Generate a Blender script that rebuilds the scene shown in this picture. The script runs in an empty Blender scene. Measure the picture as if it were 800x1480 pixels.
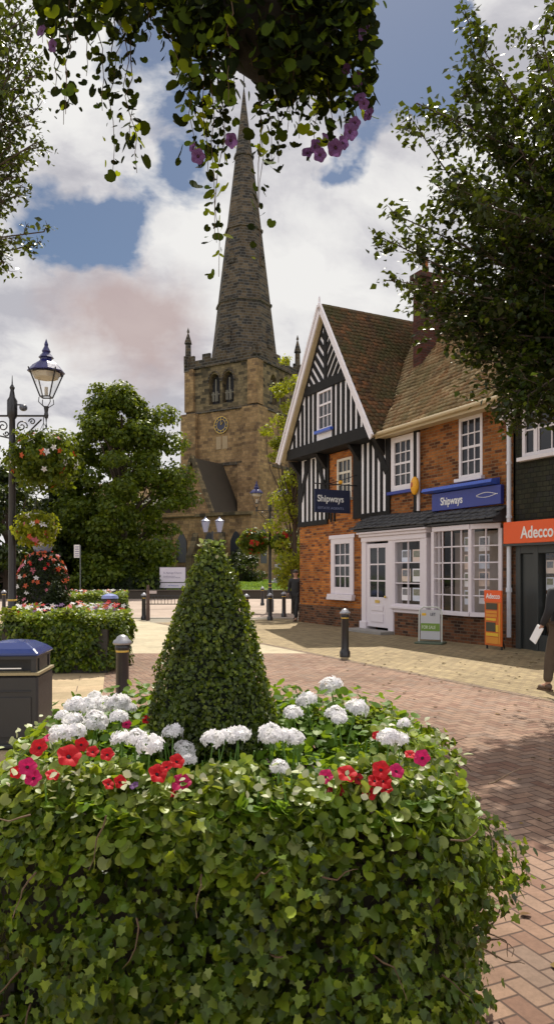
import bpy, math, random
import numpy as np
from mathutils import Vector, Matrix
R = math.radians
random.seed(7); rng = np.random.default_rng(7)
sc = bpy.context.scene
COL = sc.collection
F, HZ, H = 1050.0, 828.0, 1.68            # focal length in photo pixels, horizon row, eye height
def at(px, py, Y):                         # a point of the place seen at this pixel, Y metres ahead
    return Vector(((px-400)/F*Y, Y, H+(HZ-py)/F*Y))
# ------------------------------------------------------------------ object helpers
def link(o, parent=None):
    COL.objects.link(o)
    if parent is not None: o.parent = parent
    return o
def thing(name, label, cat, loc=(0,0,0), rz=0, group=None):
    o = bpy.data.objects.new(name, None); link(o)
    o.empty_display_size = .2
    o.location = loc; o.rotation_euler = (0,0,rz)
    o['label'] = label; o['category'] = cat
    if group: o['group'] = group
    return o
def tag(o, label, cat, group=None):
    o['label'] = label; o['category'] = cat
    if group: o['group'] = group
    return o
def structure(o): o['kind'] = 'structure'; return o
def stuff(o, label=None, cat=None):
    o['kind'] = 'stuff'
    if label: o['label'] = label; o['category'] = cat
    return o
def copy_tree(o, parent=None):
    c = o.copy(); COL.objects.link(c); c.parent = parent
    for ch in [x for x in list(o.children)]: copy_tree(ch, c)
    return c
class MB:
    def __init__(s): s.v=[]; s.f=[]
    def add(s, vs, fs):
        n=len(s.v); s.v += [tuple(p) for p in vs]; s.f += [tuple(n+i for i in f) for f in fs]; return s
    def box(s, x0,x1,y0,y1,z0,z1):
        if x0>x1: x0,x1=x1,x0
        if y0>y1: y0,y1=y1,y0
        if z0>z1: z0,z1=z1,z0
        return s.add([(x0,y0,z0),(x1,y0,z0),(x1,y1,z0),(x0,y1,z0),(x0,y0,z1),(x1,y0,z1),(x1,y1,z1),(x0,y1,z1)],
              [(0,3,2,1),(4,5,6,7),(0,1,5,4),(1,2,6,5),(2,3,7,6),(3,0,4,7)])
    def bar(s, p0, p1, w, d, up=(0,0,1)):      # box along a segment; w across, d along 'up' side
        p0=Vector(p0); p1=Vector(p1); t=(p1-p0).normalized(); a=t.cross(Vector(up))
        if a.length<1e-4: a=Vector((1,0,0))
        a.normalize(); b=a.cross(t).normalized(); a*=w/2; b*=d/2
        vs=[p0-a-b,p0+a-b,p0+a+b,p0-a+b,p1-a-b,p1+a-b,p1+a+b,p1-a+b]
        return s.add(vs,[(0,1,2,3),(7,6,5,4),(0,4,5,1),(1,5,6,2),(2,6,7,3),(3,7,4,0)])
    def tube(s, pts, rad, n=8, cap=True):
        pts=[Vector(p) for p in pts]
        if not hasattr(rad,'__len__'): rad=[rad]*len(pts)
        base=len(s.v); ref=None
        for i,p in enumerate(pts):
            t=(pts[min(i+1,len(pts)-1)]-pts[max(i-1,0)])
            if t.length<1e-9: t=Vector((0,0,1))
            t.normalize()
            if ref is None: ref=Vector((1,0,0)) if abs(t.x)<.8 else Vector((0,1,0))
            a=(ref-t*ref.dot(t)).normalized(); b=t.cross(a); ref=a
            for k in range(n):
                g=2*math.pi*k/n
                s.v.append(tuple(p+(a*math.cos(g)+b*math.sin(g))*rad[i]))
        for i in range(len(pts)-1):
            for k in range(n):
                k2=(k+1)%n
                s.f.append((base+i*n+k,base+i*n+k2,base+(i+1)*n+k2,base+(i+1)*n+k))
        if cap:
            s.f.append(tuple(base+k for k in reversed(range(n))))
            s.f.append(tuple(base+(len(pts)-1)*n+k for k in range(n)))
        return s
    def lathe(s, prof, c=(0,0,0), n=20, ph=0):
        base=len(s.v)
        for (r,z) in prof:
            for k in range(n):
                g=2*math.pi*k/n+ph
                s.v.append((c[0]+r*math.cos(g),c[1]+r*math.sin(g),c[2]+z))
        for i in range(len(prof)-1):
            for k in range(n):
                k2=(k+1)%n
                s.f.append((base+i*n+k,base+i*n+k2,base+(i+1)*n+k2,base+(i+1)*n+k))
        s.f.append(tuple(base+k for k in reversed(range(n))))
        s.f.append(tuple(base+(len(prof)-1)*n+k for k in range(n)))
        return s
    def prism(s, poly, ax, a0, a1):            # poly in the two other axes, extruded along ax
        def P(u,v,w):
            return (w,u,v) if ax==0 else ((u,w,v) if ax==1 else (u,v,w))
        n=len(poly); vs=[P(u,v,a0) for u,v in poly]+[P(u,v,a1) for u,v in poly]
        fs=[tuple(range(n)),tuple(range(2*n-1,n-1,-1))]+[(i,i+n,(i+1)%n+n,(i+1)%n) for i in range(n)]
        return s.add(vs,fs)
    def sphere(s, c, r, n=12, m=8):
        if not hasattr(r,'__len__'): r=(r,r,r)
        base=len(s.v)
        for j in range(1,m):
            a=math.pi*j/m
            for k in range(n):
                g=2*math.pi*k/n
                s.v.append((c[0]+r[0]*math.sin(a)*math.cos(g),c[1]+r[1]*math.sin(a)*math.sin(g),c[2]+r[2]*math.cos(a)))
        s.v.append((c[0],c[1],c[2]+r[2])); s.v.append((c[0],c[1],c[2]-r[2])); T=len(s.v)-2; B=T+1
        for j in range(m-2):
            for k in range(n):
                k2=(k+1)%n
                s.f.append((base+j*n+k,base+(j+1)*n+k,base+(j+1)*n+k2,base+j*n+k2))
        for k in range(n):
            k2=(k+1)%n
            s.f.append((T,base+k,base+k2)); s.f.append((B,base+(m-2)*n+k2,base+(m-2)*n+k))
        return s
    def build(s, name, mat, parent=None, smooth=False, bevel=0, loc=None):
        me=bpy.data.meshes.new(name); me.from_pydata(s.v,[],s.f); me.update()
        import bmesh
        bm=bmesh.new(); bm.from_mesh(me); bmesh.ops.recalc_face_normals(bm,faces=bm.faces); bm.to_mesh(me); bm.free()
        if smooth:
            me.polygons.foreach_set('use_smooth',[True]*len(me.polygons))
            try: me.set_sharp_from_angle(angle=R(38))
            except Exception: pass
        me.materials.append(mat)
        o=bpy.data.objects.new(name,me); link(o,parent)
        if loc is not None: o.location=loc
        if bevel:
            m=o.modifiers.new('bevel','BEVEL'); m.width=bevel; m.segments=1; m.limit_method='ANGLE'
        return o
def inst_mesh(name, T, faces, mats, offs, mat, parent=None, smooth=False):
    """one mesh of many small pieces: template verts T (K,3), per-piece 3x3 mats and offsets"""
    T=np.asarray(T,float); N=len(offs); K=len(T)
    V=np.einsum('nij,kj->nki',mats,T)+np.asarray(offs)[:,None,:]
    V=V.reshape(-1,3)
    L=[len(f) for f in faces]; flat=np.array([i for f in faces for i in f]); nf=len(faces)
    idx=(flat[None,:]+(np.arange(N)*K)[:,None]).ravel()
    me=bpy.data.meshes.new(name); me.vertices.add(N*K); me.vertices.foreach_set('co',V.ravel())
    me.loops.add(len(idx)); me.loops.foreach_set('vertex_index',idx.astype(np.int32))
    me.polygons.add(nf*N); Ls=np.tile(np.array(L),N); st=np.concatenate([[0],np.cumsum(Ls)[:-1]])
    me.polygons.foreach_set('loop_start',st.astype(np.int32)); 
    try: me.polygons.foreach_set('loop_total',Ls.astype(np.int32))
    except Exception: pass
    if smooth: me.polygons.foreach_set('use_smooth',np.ones(nf*N,bool))
    me.update(calc_edges=True); me.validate()
    me.materials.append(mat)
    o=bpy.data.objects.new(name,me); link(o,parent)
    return o
def nrmz(a):
    return a/np.maximum(np.linalg.norm(a,axis=-1,keepdims=True),1e-9)
def frames(nrm, tip, size):
    """matrices whose columns are side, tip direction, normal scaled by size"""
    z=nrmz(nrm); y=tip-(tip*z).sum(-1,keepdims=True)*z
    bad=np.linalg.norm(y,axis=-1)<1e-3; y[bad]=np.array([.3,.5,.8]); y=y-(y*z).sum(-1,keepdims=True)*z
    y=nrmz(y); x=np.cross(y,z)
    M=np.stack([x,y,z],axis=-1)
    return M*np.asarray(size)[:,None,None]
# leaf templates (unit length, tip towards +y)
LEAF_S=([(0,0,0),(.36,.42,.1),(0,1,-.04),(-.36,.42,.1)],[(0,1,2),(0,2,3)])
LEAF_M=([(0,0,0),(.30,.22,.07),(.40,.52,.09),(.2,.84,.03),(0,1.02,-.06),(-.2,.84,.03),(-.40,.52,.09),(-.30,.22,.07),(0,.5,0)],
        [(0,1,8),(1,2,8),(2,3,8),(3,4,8),(4,5,8),(5,6,8),(6,7,8),(7,0,8)])
LEAF_R=([(0,.12,0),(.26,-.02,.06),(.5,.16,.10),(.54,.5,.08),(.36,.82,.02),(0,.96,-.04),(-.36,.82,.02),(-.54,.5,.08),(-.5,.16,.10),(-.26,-.02,.06),(0,.45,-.03)],
        [(0,1,10),(1,2,10),(2,3,10),(3,4,10),(4,5,10),(5,6,10),(6,7,10),(7,8,10),(8,9,10),(9,0,10)])
LEAF_I=([(0,.1,0),(.30,-.02,.05),(.30,.2,.03),(.58,.36,.07),(.30,.50,.02),(.26,.72,.0),(0,1.05,-.08),(-.26,.72,.0),(-.30,.50,.02),(-.58,.36,.07),(-.30,.2,.03),(-.30,-.02,.05),(0,.42,-.02)],
        [(0,1,12),(1,2,12),(2,3,12),(3,4,12),(4,5,12),(5,6,12),(6,7,12),(7,8,12),(8,9,12),(9,10,12),(10,11,12),(11,0,12)])
def leaves(name, pts, nrm, size, tpl, mat, parent, jit=.6, tipdir=(0,0,-.5), smooth=False):
    pts=np.asarray(pts,float); N=len(pts)
    n=nrmz(np.asarray(nrm,float)+rng.normal(0,jit,(N,3)))
    t=np.asarray(tipdir)[None,:]+rng.normal(0,.6,(N,3))
    sz=np.asarray(size)*np.ones(N)*rng.uniform(.5,1.35,N)
    return inst_mesh(name,tpl[0],tpl[1],frames(n,t,sz),pts,mat,parent,smooth)
# ------------------------------------------------------------------ materials
MATS={}
class NT:
    def __init__(s,name):
        s.m=bpy.data.materials.new(name); s.m.use_nodes=True; s.t=s.m.node_tree; s.t.nodes.clear()
        s.out=s.n('ShaderNodeOutputMaterial')
    def n(s,typ,**k):
        x=s.t.nodes.new(typ)
        for a,b in k.items():
            if a in ('i',): 
                for kk,vv in b.items():
                    if isinstance(vv,bpy.types.NodeSocket): s.t.links.new(vv,x.inputs[kk])
                    else: x.inputs[kk].default_value=vv
            else: setattr(x,a,b)
        return x
    def l(s,a,b): s.t.links.new(a,b)
    def math(s,op,a,b=None,c=None):
        x=s.n('ShaderNodeMath',operation=op)
        for i,v in enumerate((a,b,c)):
            if v is None: continue
            if isinstance(v,bpy.types.NodeSocket): s.l(v,x.inputs[i])
            else: x.inputs[i].default_value=v
        return x.outputs[0]
    def mix(s,f,a,b,bt='MIX'):
        x=s.n('ShaderNodeMix',data_type='RGBA',blend_type=bt)
        for i,v in ((0,f),(6,a),(7,b)):
            if isinstance(v,bpy.types.NodeSocket): s.l(v,x.inputs[i])
            else: x.inputs[i].default_value=v if i==0 else (*v[:3],1)
        return x.outputs[2]
    def ramp(s,f,stops,interp='LINEAR'):
        x=s.n('ShaderNodeValToRGB'); x.color_ramp.interpolation=interp
        e=x.color_ramp.elements
        while len(e)<len(stops): e.new(.5)
        for el,(p,c) in zip(e,stops): el.position=p; el.color=(*c[:3],1)
        s.l(f,x.inputs[0]); return x.outputs[0]
    def coord(s,k='Object'): return s.n('ShaderNodeTexCoord').outputs[k]
    def noise(s,v,scale,detail=4,rough=.55,out=0):
        x=s.n('ShaderNodeTexNoise'); s.l(v,x.inputs['Vector']); x.inputs['Scale'].default_value=scale
        x.inputs['Detail'].default_value=detail; x.inputs['Roughness'].default_value=rough
        return x.outputs[out]
    def bump(s,h,st=.4,d=.01):
        x=s.n('ShaderNodeBump'); x.inputs['Strength'].default_value=st; x.inputs['Distance'].default_value=d
        s.l(h,x.inputs['Height']); return x.outputs[0]
    def finish(s,col,rough=.6,nor=None,metal=0,spec=.5,extra=None):
        p=s.n('ShaderNodeBsdfPrincipled')
        for k,v in (('Base Color',col),('Roughness',rough),('Metallic',metal),('Specular IOR Level',spec)):
            if isinstance(v,bpy.types.NodeSocket): s.l(v,p.inputs[k])
            else: p.inputs[k].default_value=(*v[:3],1) if k=='Base Color' else v
        if nor is not None: s.l(nor,p.inputs['Normal'])
        s.p=p
        s.l(p.outputs[0],s.out.inputs[0]); return s.m
def paint(name,c,rough=.5,var=.12,scale=6,metal=0,bump=.15,spec=.5,dirt=None):
    if name in MATS: return MATS[name]
    t=NT(name); o=t.coord(); nz=t.noise(o,scale,5,.6); nf=t.noise(o,scale*9,3,.6)
    d=dirt or tuple(x*.72 for x in c)
    f=t.math('MULTIPLY',t.math('SUBTRACT',nz,.38),var*8); f=t.math('MINIMUM',t.math('MAXIMUM',f,0),1)
    f=t.math('MULTIPLY',f,.6)
    col=t.mix(f,c,d)
    rg=t.math('ADD',t.math('MULTIPLY',nf,.25),rough-.12)
    MATS[name]=t.finish(col,rg,t.bump(nf,bump,.004),metal,spec); return MATS[name]
def leafmat(name, cols, trans=.4, rough=.45, tcol=None, spec=.5, big=1.3, con=1.2):
    if name in MATS: return MATS[name]
    t=NT(name); g=t.n('ShaderNodeNewGeometry'); r=g.outputs['Random Per Island']
    st=[(i/(len(cols)-1) if len(cols)>1 else 0,c) for i,c in enumerate(cols)]
    c=t.ramp(r,st)
    nz=t.noise(t.coord(),big,3,.6)
    hsv=t.n('ShaderNodeHueSaturation'); t.l(c,hsv.inputs['Color'])
    t.l(t.math('MAXIMUM',t.math('ADD',t.math('MULTIPLY',nz,con),1-con/2),.15),hsv.inputs['Value'])
    c=hsv.outputs[0]
    t.finish(c,rough,None,0,spec)
    tr=t.n('ShaderNodeBsdfTranslucent')
    yc=t.mix(.55,c,tcol or (.22,.30,.03)); 
    t.l(yc,tr.inputs[0])
    mx=t.n('ShaderNodeMixShader'); mx.inputs[0].default_value=trans
    t.l(t.p.outputs[0],mx.inputs[1]); t.l(tr.outputs[0],mx.inputs[2]); t.l(mx.outputs[0],t.out.inputs[0])
    MATS[name]=t.m; return t.m
def brickmat(name, c1, c2, mortar, bw=.225, bh=.075, ms=.011, dark=(.06,.04,.03), var=.5, stone=False, bias=0):
    t=NT(name); o=t.coord(); sp=t.n('ShaderNodeSeparateXYZ'); t.l(o,sp.inputs[0])
    wob=t.math('MULTIPLY',t.math('SUBTRACT',t.noise(o,1.3,2),.5),bh*.35)
    u=t.math('ADD',sp.outputs[0],sp.outputs[1]); v=t.math('ADD',sp.outputs[2],wob)
    vv=t.math('DIVIDE',v,bh); j=t.math('FLOOR',vv); fy=t.math('SUBTRACT',vv,j)
    wr=t.n('ShaderNodeTexWhiteNoise',noise_dimensions='1D'); t.l(j,wr.inputs['W'])
    sh=t.math('ADD',t.math('MULTIPLY',j,.5),t.math('MULTIPLY',wr.outputs['Value'],.5 if bh>.2 else .06))
    uu=t.math('ADD',t.math('DIVIDE',u,bw),sh); i=t.math('FLOOR',uu); fx=t.math('SUBTRACT',uu,i)
    dx=t.math('MULTIPLY',t.math('MINIMUM',fx,t.math('SUBTRACT',1,fx)),bw); dy=t.math('MULTIPLY',t.math('MINIMUM',fy,t.math('SUBTRACT',1,fy)),bh)
    d=t.math('MINIMUM',dx,dy)
    cb=t.n('ShaderNodeCombineXYZ'); t.l(i,cb.inputs[0]); t.l(j,cb.inputs[1])
    wn=t.n('ShaderNodeTexWhiteNoise',noise_dimensions='2D'); t.l(cb.outputs[0],wn.inputs[0])
    big=t.noise(o,.7,5,.65); fine=t.noise(o,26 if bh<.2 else 7,4,.7); mid=t.noise(o,2.6,4,.65)
    mixd=tuple(a*.55+b*.45 for a,b in zip(c1,dark))
    w1=1-.32*var; 
    col=t.ramp(wn.outputs['Value'],[(0,c1),(w1*.5,c2),(w1*.8,c1),(w1,mixd),(1,dark)])
    sat=t.ramp(mid,[(.32,(.70,.68,.66)),(.62,(1.15,1.12,1.08))]); col=t.mix(.9,col,sat,'MULTIPLY')
    st=t.ramp(big,[(.35,(.66,.64,.62)),(.6,(1.1,1.1,1.1))]); col=t.mix(1,col,st,'MULTIPLY')
    ff=t.ramp(fine,[(.3,(.72,.72,.72)),(.7,(1.2,1.2,1.2))]); col=t.mix(.8,col,ff,'MULTIPLY')
    e=t.ramp(d,[(ms*.35,(0,0,0)),(ms*.9,(1,1,1))])
    col=t.mix(e,mortar,col)
    h=t.math('ADD',e,t.math('MULTIPLY',fine,.5))
    MATS[name]=t.finish(col,.88,t.bump(h,.7,.008),0,.2); return t.m
def pavemat(name, mode, c1, c2, c3, joint, bw=.2, ang=0, jw=.06, stain=.5):
    """ground paving. mode 'herring' two to one bricks, 'run' staggered slabs"""
    t=NT(name); g=t.n('ShaderNodeNewGeometry'); mp=t.n('ShaderNodeMapping'); mp.vector_type='POINT'
    t.l(g.outputs['Position'],mp.inputs[0]); mp.inputs['Rotation'].default_value=(0,0,-ang)
    v0=mp.outputs[0]
    if mode=='herring':
        s=t.n('ShaderNodeVectorMath',operation='SCALE'); t.l(v0,s.inputs[0]); s.inputs['Scale'].default_value=2/bw
        sp=t.n('ShaderNodeSeparateXYZ'); t.l(s.outputs[0],sp.inputs[0]); x,y=sp.outputs[0],sp.outputs[1]
        i=t.math('FLOOR',x); j=t.math('FLOOR',y); fx=t.math('SUBTRACT',x,i); fy=t.math('SUBTRACT',y,j)
        k=t.math('FLOORED_MODULO',t.math('SUBTRACT',i,j),4.0)
        vert=t.math('GREATER_THAN',k,1.5)
        k0=t.math('LESS_THAN',k,.5); k1=t.math('MULTIPLY',t.math('GREATER_THAN',k,.5),t.math('LESS_THAN',k,1.5))
        k2=t.math('MULTIPLY',vert,t.math('LESS_THAN',k,2.5)); k3=t.math('GREATER_THAN',k,2.5)
        ax=t.math('SUBTRACT',1,fx); ay=t.math('SUBTRACT',1,fy)
        mx=t.math('MINIMUM',fx,ax); my=t.math('MINIMUM',fy,ay)
        # distance to edges
        dh=t.math('MINIMUM',my,t.math('ADD',t.math('MULTIPLY',k0,fx),t.math('MULTIPLY',k1,ax)))
        dv=t.math('MINIMUM',mx,t.math('ADD',t.math('MULTIPLY',k3,fy),t.math('MULTIPLY',k2,ay)))
        d=t.math('ADD',t.math('MULTIPLY',dh,t.math('SUBTRACT',1,vert)),t.math('MULTIPLY',dv,vert))
        idx=t.math('SUBTRACT',i,k1); idy=t.math('SUBTRACT',j,k2)
    else:
        sp=t.n('ShaderNodeSeparateXYZ'); t.l(v0,sp.inputs[0]); x,y=sp.outputs[0],sp.outputs[1]
        bh=bw*(.62 if mode=='run' else 1)
        yy=t.math('DIVIDE',y,bh); j=t.math('FLOOR',yy); fy=t.math('SUBTRACT',yy,j)
        xx=t.math('ADD',t.math('DIVIDE',x,bw),t.math('MULTIPLY',j,.5 if mode=='run' else 0)); i=t.math('FLOOR',xx); fx=t.math('SUBTRACT',xx,i)
        mx=t.math('MINIMUM',fx,t.math('SUBTRACT',1,fx)); my=t.math('MINIMUM',fy,t.math('SUBTRACT',1,fy))
        d=t.math('MINIMUM',mx,my); idx,idy=i,j
    cb=t.n('ShaderNodeCombineXYZ'); t.l(idx,cb.inputs[0]); t.l(idy,cb.inputs[1])
    wn=t.n('ShaderNodeTexWhiteNoise',noise_dimensions='2D'); t.l(cb.outputs[0],wn.inputs[0])
    col=t.ramp(wn.outputs['Value'],[(0,c1),(.5,c2),(1,c3)])
    big=t.noise(v0,.55,5,.6); fine=t.noise(v0,45,4,.7); mid=t.noise(v0,6,4,.6)
    col=t.mix(stain,col,t.ramp(big,[(.3,(.62,.6,.56)),(.65,(1.15,1.15,1.15))]),'MULTIPLY')
    col=t.mix(.6,col,t.ramp(mid,[(.3,(.75,.74,.72)),(.7,(1.1,1.1,1.1))]),'MULTIPLY')
    col=t.mix(.7,col,t.ramp(fine,[(.25,(.7,.7,.7)),(.75,(1.2,1.2,1.2))]),'MULTIPLY')
    gv=t.n('ShaderNodeTexVoronoi'); gv.inputs['Scale'].default_value=3.2; t.l(v0,gv.inputs['Vector'])
    gs=t.n('ShaderNodeSeparateColor'); t.l(gv.outputs['Color'],gs.inputs[0])
    gm=t.math('MULTIPLY',t.math('LESS_THAN',gv.outputs['Distance'],.055),t.math('GREATER_THAN',gs.outputs[0],.55))
    col=t.mix(t.math('MULTIPLY',gm,.55),col,(.05,.045,.04))
    e=t.ramp(d,[(jw*.35,(0,0,0)),(jw,(1,1,1))])
    col=t.mix(e,joint,col)
    hh=t.math('ADD',t.math('MULTIPLY',e,1.0),t.math('MULTIPLY',fine,.35)); hh=t.math('ADD',hh,t.math('MULTIPLY',wn.outputs['Value'],.3))
    MATS[name]=t.finish(col,.82,t.bump(hh,.5,.006),0,.3); return t.m
WHITE=paint('white_paint',(.74,.70,.74),.4,.10,3,dirt=(.55,.52,.50))
BLACKTIMBER=paint('black_timber',(.009,.0085,.009),.7,.3,4,dirt=(.022,.02,.018),spec=.25)
RENDER=paint('limewash',(.86,.84,.88),.8,.16,3.5,dirt=(.70,.68,.66))
IRON=paint('black_iron',(.012,.012,.016),.35,.2,8,dirt=(.03,.03,.035),spec=.6)
CREAM=paint('cream_paint',(.50,.40,.24),.5,.15,3)
PINKISH=paint('shop_white',(.72,.66,.71),.4,.1,3,dirt=(.6,.52,.5))
LEAD=paint('lead',(.10,.10,.115),.5,.3,5)
SLATE=paint('slate',(.045,.045,.05),.5,.3,8)
BLUESIGN=paint('blue_sign',(.025,.04,.26),.35,.05,3)
BLUELAMP=paint('blue_trim',(.04,.10,.50),.3,.05,3)
ORANGESIGN=paint('orange_sign',(.80,.10,.008),.4,.05,3)
LETTER=paint('letter_white',(.82,.82,.80),.5,.02,3)
GOLD=paint('gold_paint',(.62,.42,.09),.35,.1,5,metal=.3)
SILVER=paint('silver_cap',(.30,.30,.33),.4,.1,5,metal=.6)
BARK=paint('bark',(.07,.05,.035),.9,.4,6,bump=.8)
TWIG=paint('twig',(.10,.06,.03),.8,.3,12)
SOIL=paint('soil',(.03,.02,.014),.95,.3,20,bump=.8)
BRICK=brickmat('orange_brick',(.38,.115,.024),(.50,.185,.04),(.25,.16,.09),dark=(.12,.042,.022),var=.85)
BRICKUP=brickmat('upper_brick',(.27,.095,.028),(.38,.15,.045),(.20,.14,.08),dark=(.09,.035,.02),var=1.0)
BRICK2=brickmat('brown_brick',(.15,.065,.035),(.22,.095,.045),(.14,.11,.08),dark=(.045,.025,.018),var=.9)
TILEHUNG=brickmat('dark_tile_wall',(.028,.032,.021),(.04,.04,.027),(.014,.014,.012),bw=.17,bh=.11,ms=.012,dark=(.03,.03,.03),var=.6)
STONE=brickmat('church_stone',(.27,.178,.09),(.34,.23,.118),(.17,.125,.08),bw=.62,bh=.30,ms=.02,dark=(.15,.10,.06),var=.6)
STONE_DARK=brickmat('spire_stone',(.080,.062,.040),(.125,.098,.066),(.12,.115,.105),bw=.75,bh=.30,ms=.035,dark=(.032,.032,.031),var=1.2)
STONE_GREY=brickmat('grey_church_stone',(.17,.135,.078),(.21,.165,.095),(.08,.066,.048),bw=.62,bh=.30,ms=.02,dark=(.05,.044,.032),var=1)
def tilemat(name,cols,moss):
    t=NT(name); g=t.n('ShaderNodeNewGeometry'); n=len(cols)
    c=t.ramp(g.outputs['Random Per Island'],[(i/(n-1),q) for i,q in enumerate(cols)])
    o=t.coord(); nz=t.noise(o,.9,6,.7); fi=t.noise(o,30,4,.7)
    c=t.mix(t.ramp(nz,[(.42,(0,0,0)),(.62,(.85,.85,.85))]),c,moss)
    c=t.mix(.8,c,t.ramp(fi,[(.3,(.6,.6,.6)),(.7,(1.25,1.25,1.25))]),'MULTIPLY')
    MATS[name]=t.finish(c,.85,t.bump(fi,.6,.006),0,.25); return t.m
TILE_MAIN=tilemat('clay_tiles',[(.13,.08,.040),(.34,.23,.12),(.24,.13,.06),(.42,.31,.17),(.18,.13,.07)],(.19,.165,.08))
TILE_GABLE=tilemat('shaded_clay_tiles',[(.07,.045,.03),(.15,.08,.04),(.10,.075,.04),(.22,.10,.045),(.09,.07,.045)],(.075,.075,.03))  # darker tile mix, the gable slope's dimmer light put into the colour
def glassmat(name,tint=(.02,.022,.028),tr=0.0,rough=.06):
    t=NT(name); o=t.coord(); nz=t.noise(o,1.6,2,.5)
    t.finish(tint,rough,t.bump(nz,.12,.02),0,.45)
    if tr>0:
        b=t.n('ShaderNodeBsdfTransparent'); f=t.n('ShaderNodeLayerWeight'); f.inputs[0].default_value=.5
        gl=t.n('ShaderNodeBsdfGlossy'); gl.inputs['Roughness'].default_value=.03
        mx=t.n('ShaderNodeMixShader'); t.l(t.math('ADD',t.math('MULTIPLY',t.math('POWER',f.outputs['Facing'],4.0),.7),.04),mx.inputs[0]); t.l(b.outputs[0],mx.inputs[1]); t.l(gl.outputs[0],mx.inputs[2])
        t.l(mx.outputs[0],t.out.inputs[0])
    MATS[name]=t.m; return t.m
PANE=glassmat('window_glass'); SHOPPANE=glassmat('shop_glass',tr=.8); LAMPGLASS=glassmat('lamp_glass',tr=.8)
DARKROOM=paint('room_dark',(.035,.028,.022),.9,.3,2)
CURTAIN=paint('curtain',(.45,.38,.34),.9,.3,5)
# leaves
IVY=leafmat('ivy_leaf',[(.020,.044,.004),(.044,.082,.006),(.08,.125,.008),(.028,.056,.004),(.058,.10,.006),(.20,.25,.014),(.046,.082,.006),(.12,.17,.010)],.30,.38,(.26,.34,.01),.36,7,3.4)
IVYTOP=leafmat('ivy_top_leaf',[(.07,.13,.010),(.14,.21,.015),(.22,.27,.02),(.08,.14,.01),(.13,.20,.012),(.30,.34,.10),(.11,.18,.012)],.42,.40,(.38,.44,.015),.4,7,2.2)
BOX=leafmat('box_leaf',[(.020,.038,.004),(.044,.072,.006),(.08,.115,.010),(.028,.05,.005),(.17,.21,.02)],.30,.38,(.32,.38,.015),.38,9,2.4)
BED=leafmat('bedding_leaf',[(.07,.15,.010),(.12,.22,.014),(.05,.11,.010),(.18,.28,.03)],.44,.48,(.32,.44,.015),.28,4)
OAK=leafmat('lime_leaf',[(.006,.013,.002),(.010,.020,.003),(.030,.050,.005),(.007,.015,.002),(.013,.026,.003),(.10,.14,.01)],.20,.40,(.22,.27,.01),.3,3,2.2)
OAKHI=leafmat('painted_sunny_leaf',[(.030,.056,.005),(.055,.088,.007),(.11,.145,.01),(.034,.06,.005)],.34,.45,(.34,.40,.012),.25,1)  # lighter copy of the tree leaf, sunshine put into its colour
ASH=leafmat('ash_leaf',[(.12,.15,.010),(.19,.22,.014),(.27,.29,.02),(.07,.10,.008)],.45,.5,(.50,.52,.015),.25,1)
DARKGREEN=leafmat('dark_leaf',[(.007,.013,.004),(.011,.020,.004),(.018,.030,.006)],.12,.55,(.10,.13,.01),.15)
TRAIL=leafmat('painted_shade_trailing_leaf',[(.006,.010,.004),(.010,.016,.005),(.006,.010,.004),(.008,.013,.005),(.07,.11,.01),(.008,.013,.005)],.05,.85,(.30,.36,.01),.03,3)  # near-black leaf colour paints the basket's backlit shade
TRAILHI=leafmat('painted_sun_trailing_leaf',[(.07,.12,.01),(.16,.22,.012),(.04,.07,.01)],.5,.85,(.60,.66,.01),.03,3)  # lit copy of the trailing leaf, sunlight put into its colour
GRASS=leafmat('grass_blade',[(.16,.28,.02),(.22,.34,.03),(.13,.22,.02)],.4,.6,(.35,.45,.03))
def petalmat(name,c,tr=.35,var=.75):
    t=NT(name); g=t.n('ShaderNodeNewGeometry')
    cc=t.mix(g.outputs['Random Per Island'],c,tuple(x*var for x in c))
    t.finish(cc,.6,None,0,.3); b=t.n('ShaderNodeBsdfTranslucent'); t.l(cc,b.inputs[0])
    mx=t.n('ShaderNodeMixShader'); mx.inputs[0].default_value=tr
    t.l(t.p.outputs[0],mx.inputs[1]); t.l(b.outputs[0],mx.inputs[2]); t.l(mx.outputs[0],t.out.inputs[0]); MATS[name]=t.m; return t.m
P_WHITE=petalmat('white_petal',(.90,.88,.90),.4,.93); P_RED=petalmat('red_petal',(.62,.012,.02)); P_DARK=petalmat('dark_red_petal',(.30,.006,.012)); P_MAG=petalmat('magenta_petal',(.60,.015,.13)); P_LIL=petalmat('lilac_petal',(.16,.07,.21)); P_ORG=petalmat('orange_petal',(.70,.13,.05)); P_PINK=petalmat('pink_petal',(.65,.2,.28))
# ------------------------------------------------------------------ text
def text(name, body, size, mat, parent, loc, rot=(R(90),0,0), ext=.004, sx=1, align='LEFT', bold=0):
    cu=bpy.data.curves.new(name,'FONT'); cu.body=body; cu.size=size; cu.extrude=ext; cu.align_x=align; cu.offset=bold
    o=bpy.data.objects.new('tmp',cu); COL.objects.link(o)
    dg=bpy.context.evaluated_depsgraph_get(); me=bpy.data.meshes.new_from_object(o.evaluated_get(dg))
    bpy.data.objects.remove(o)
    me.transform(Matrix.Diagonal((sx,1,1,1))); me.materials.clear(); me.materials.append(mat)
    q=bpy.data.objects.new(name,me); link(q,parent); q.location=loc; q.rotation_euler=rot; return q
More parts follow.
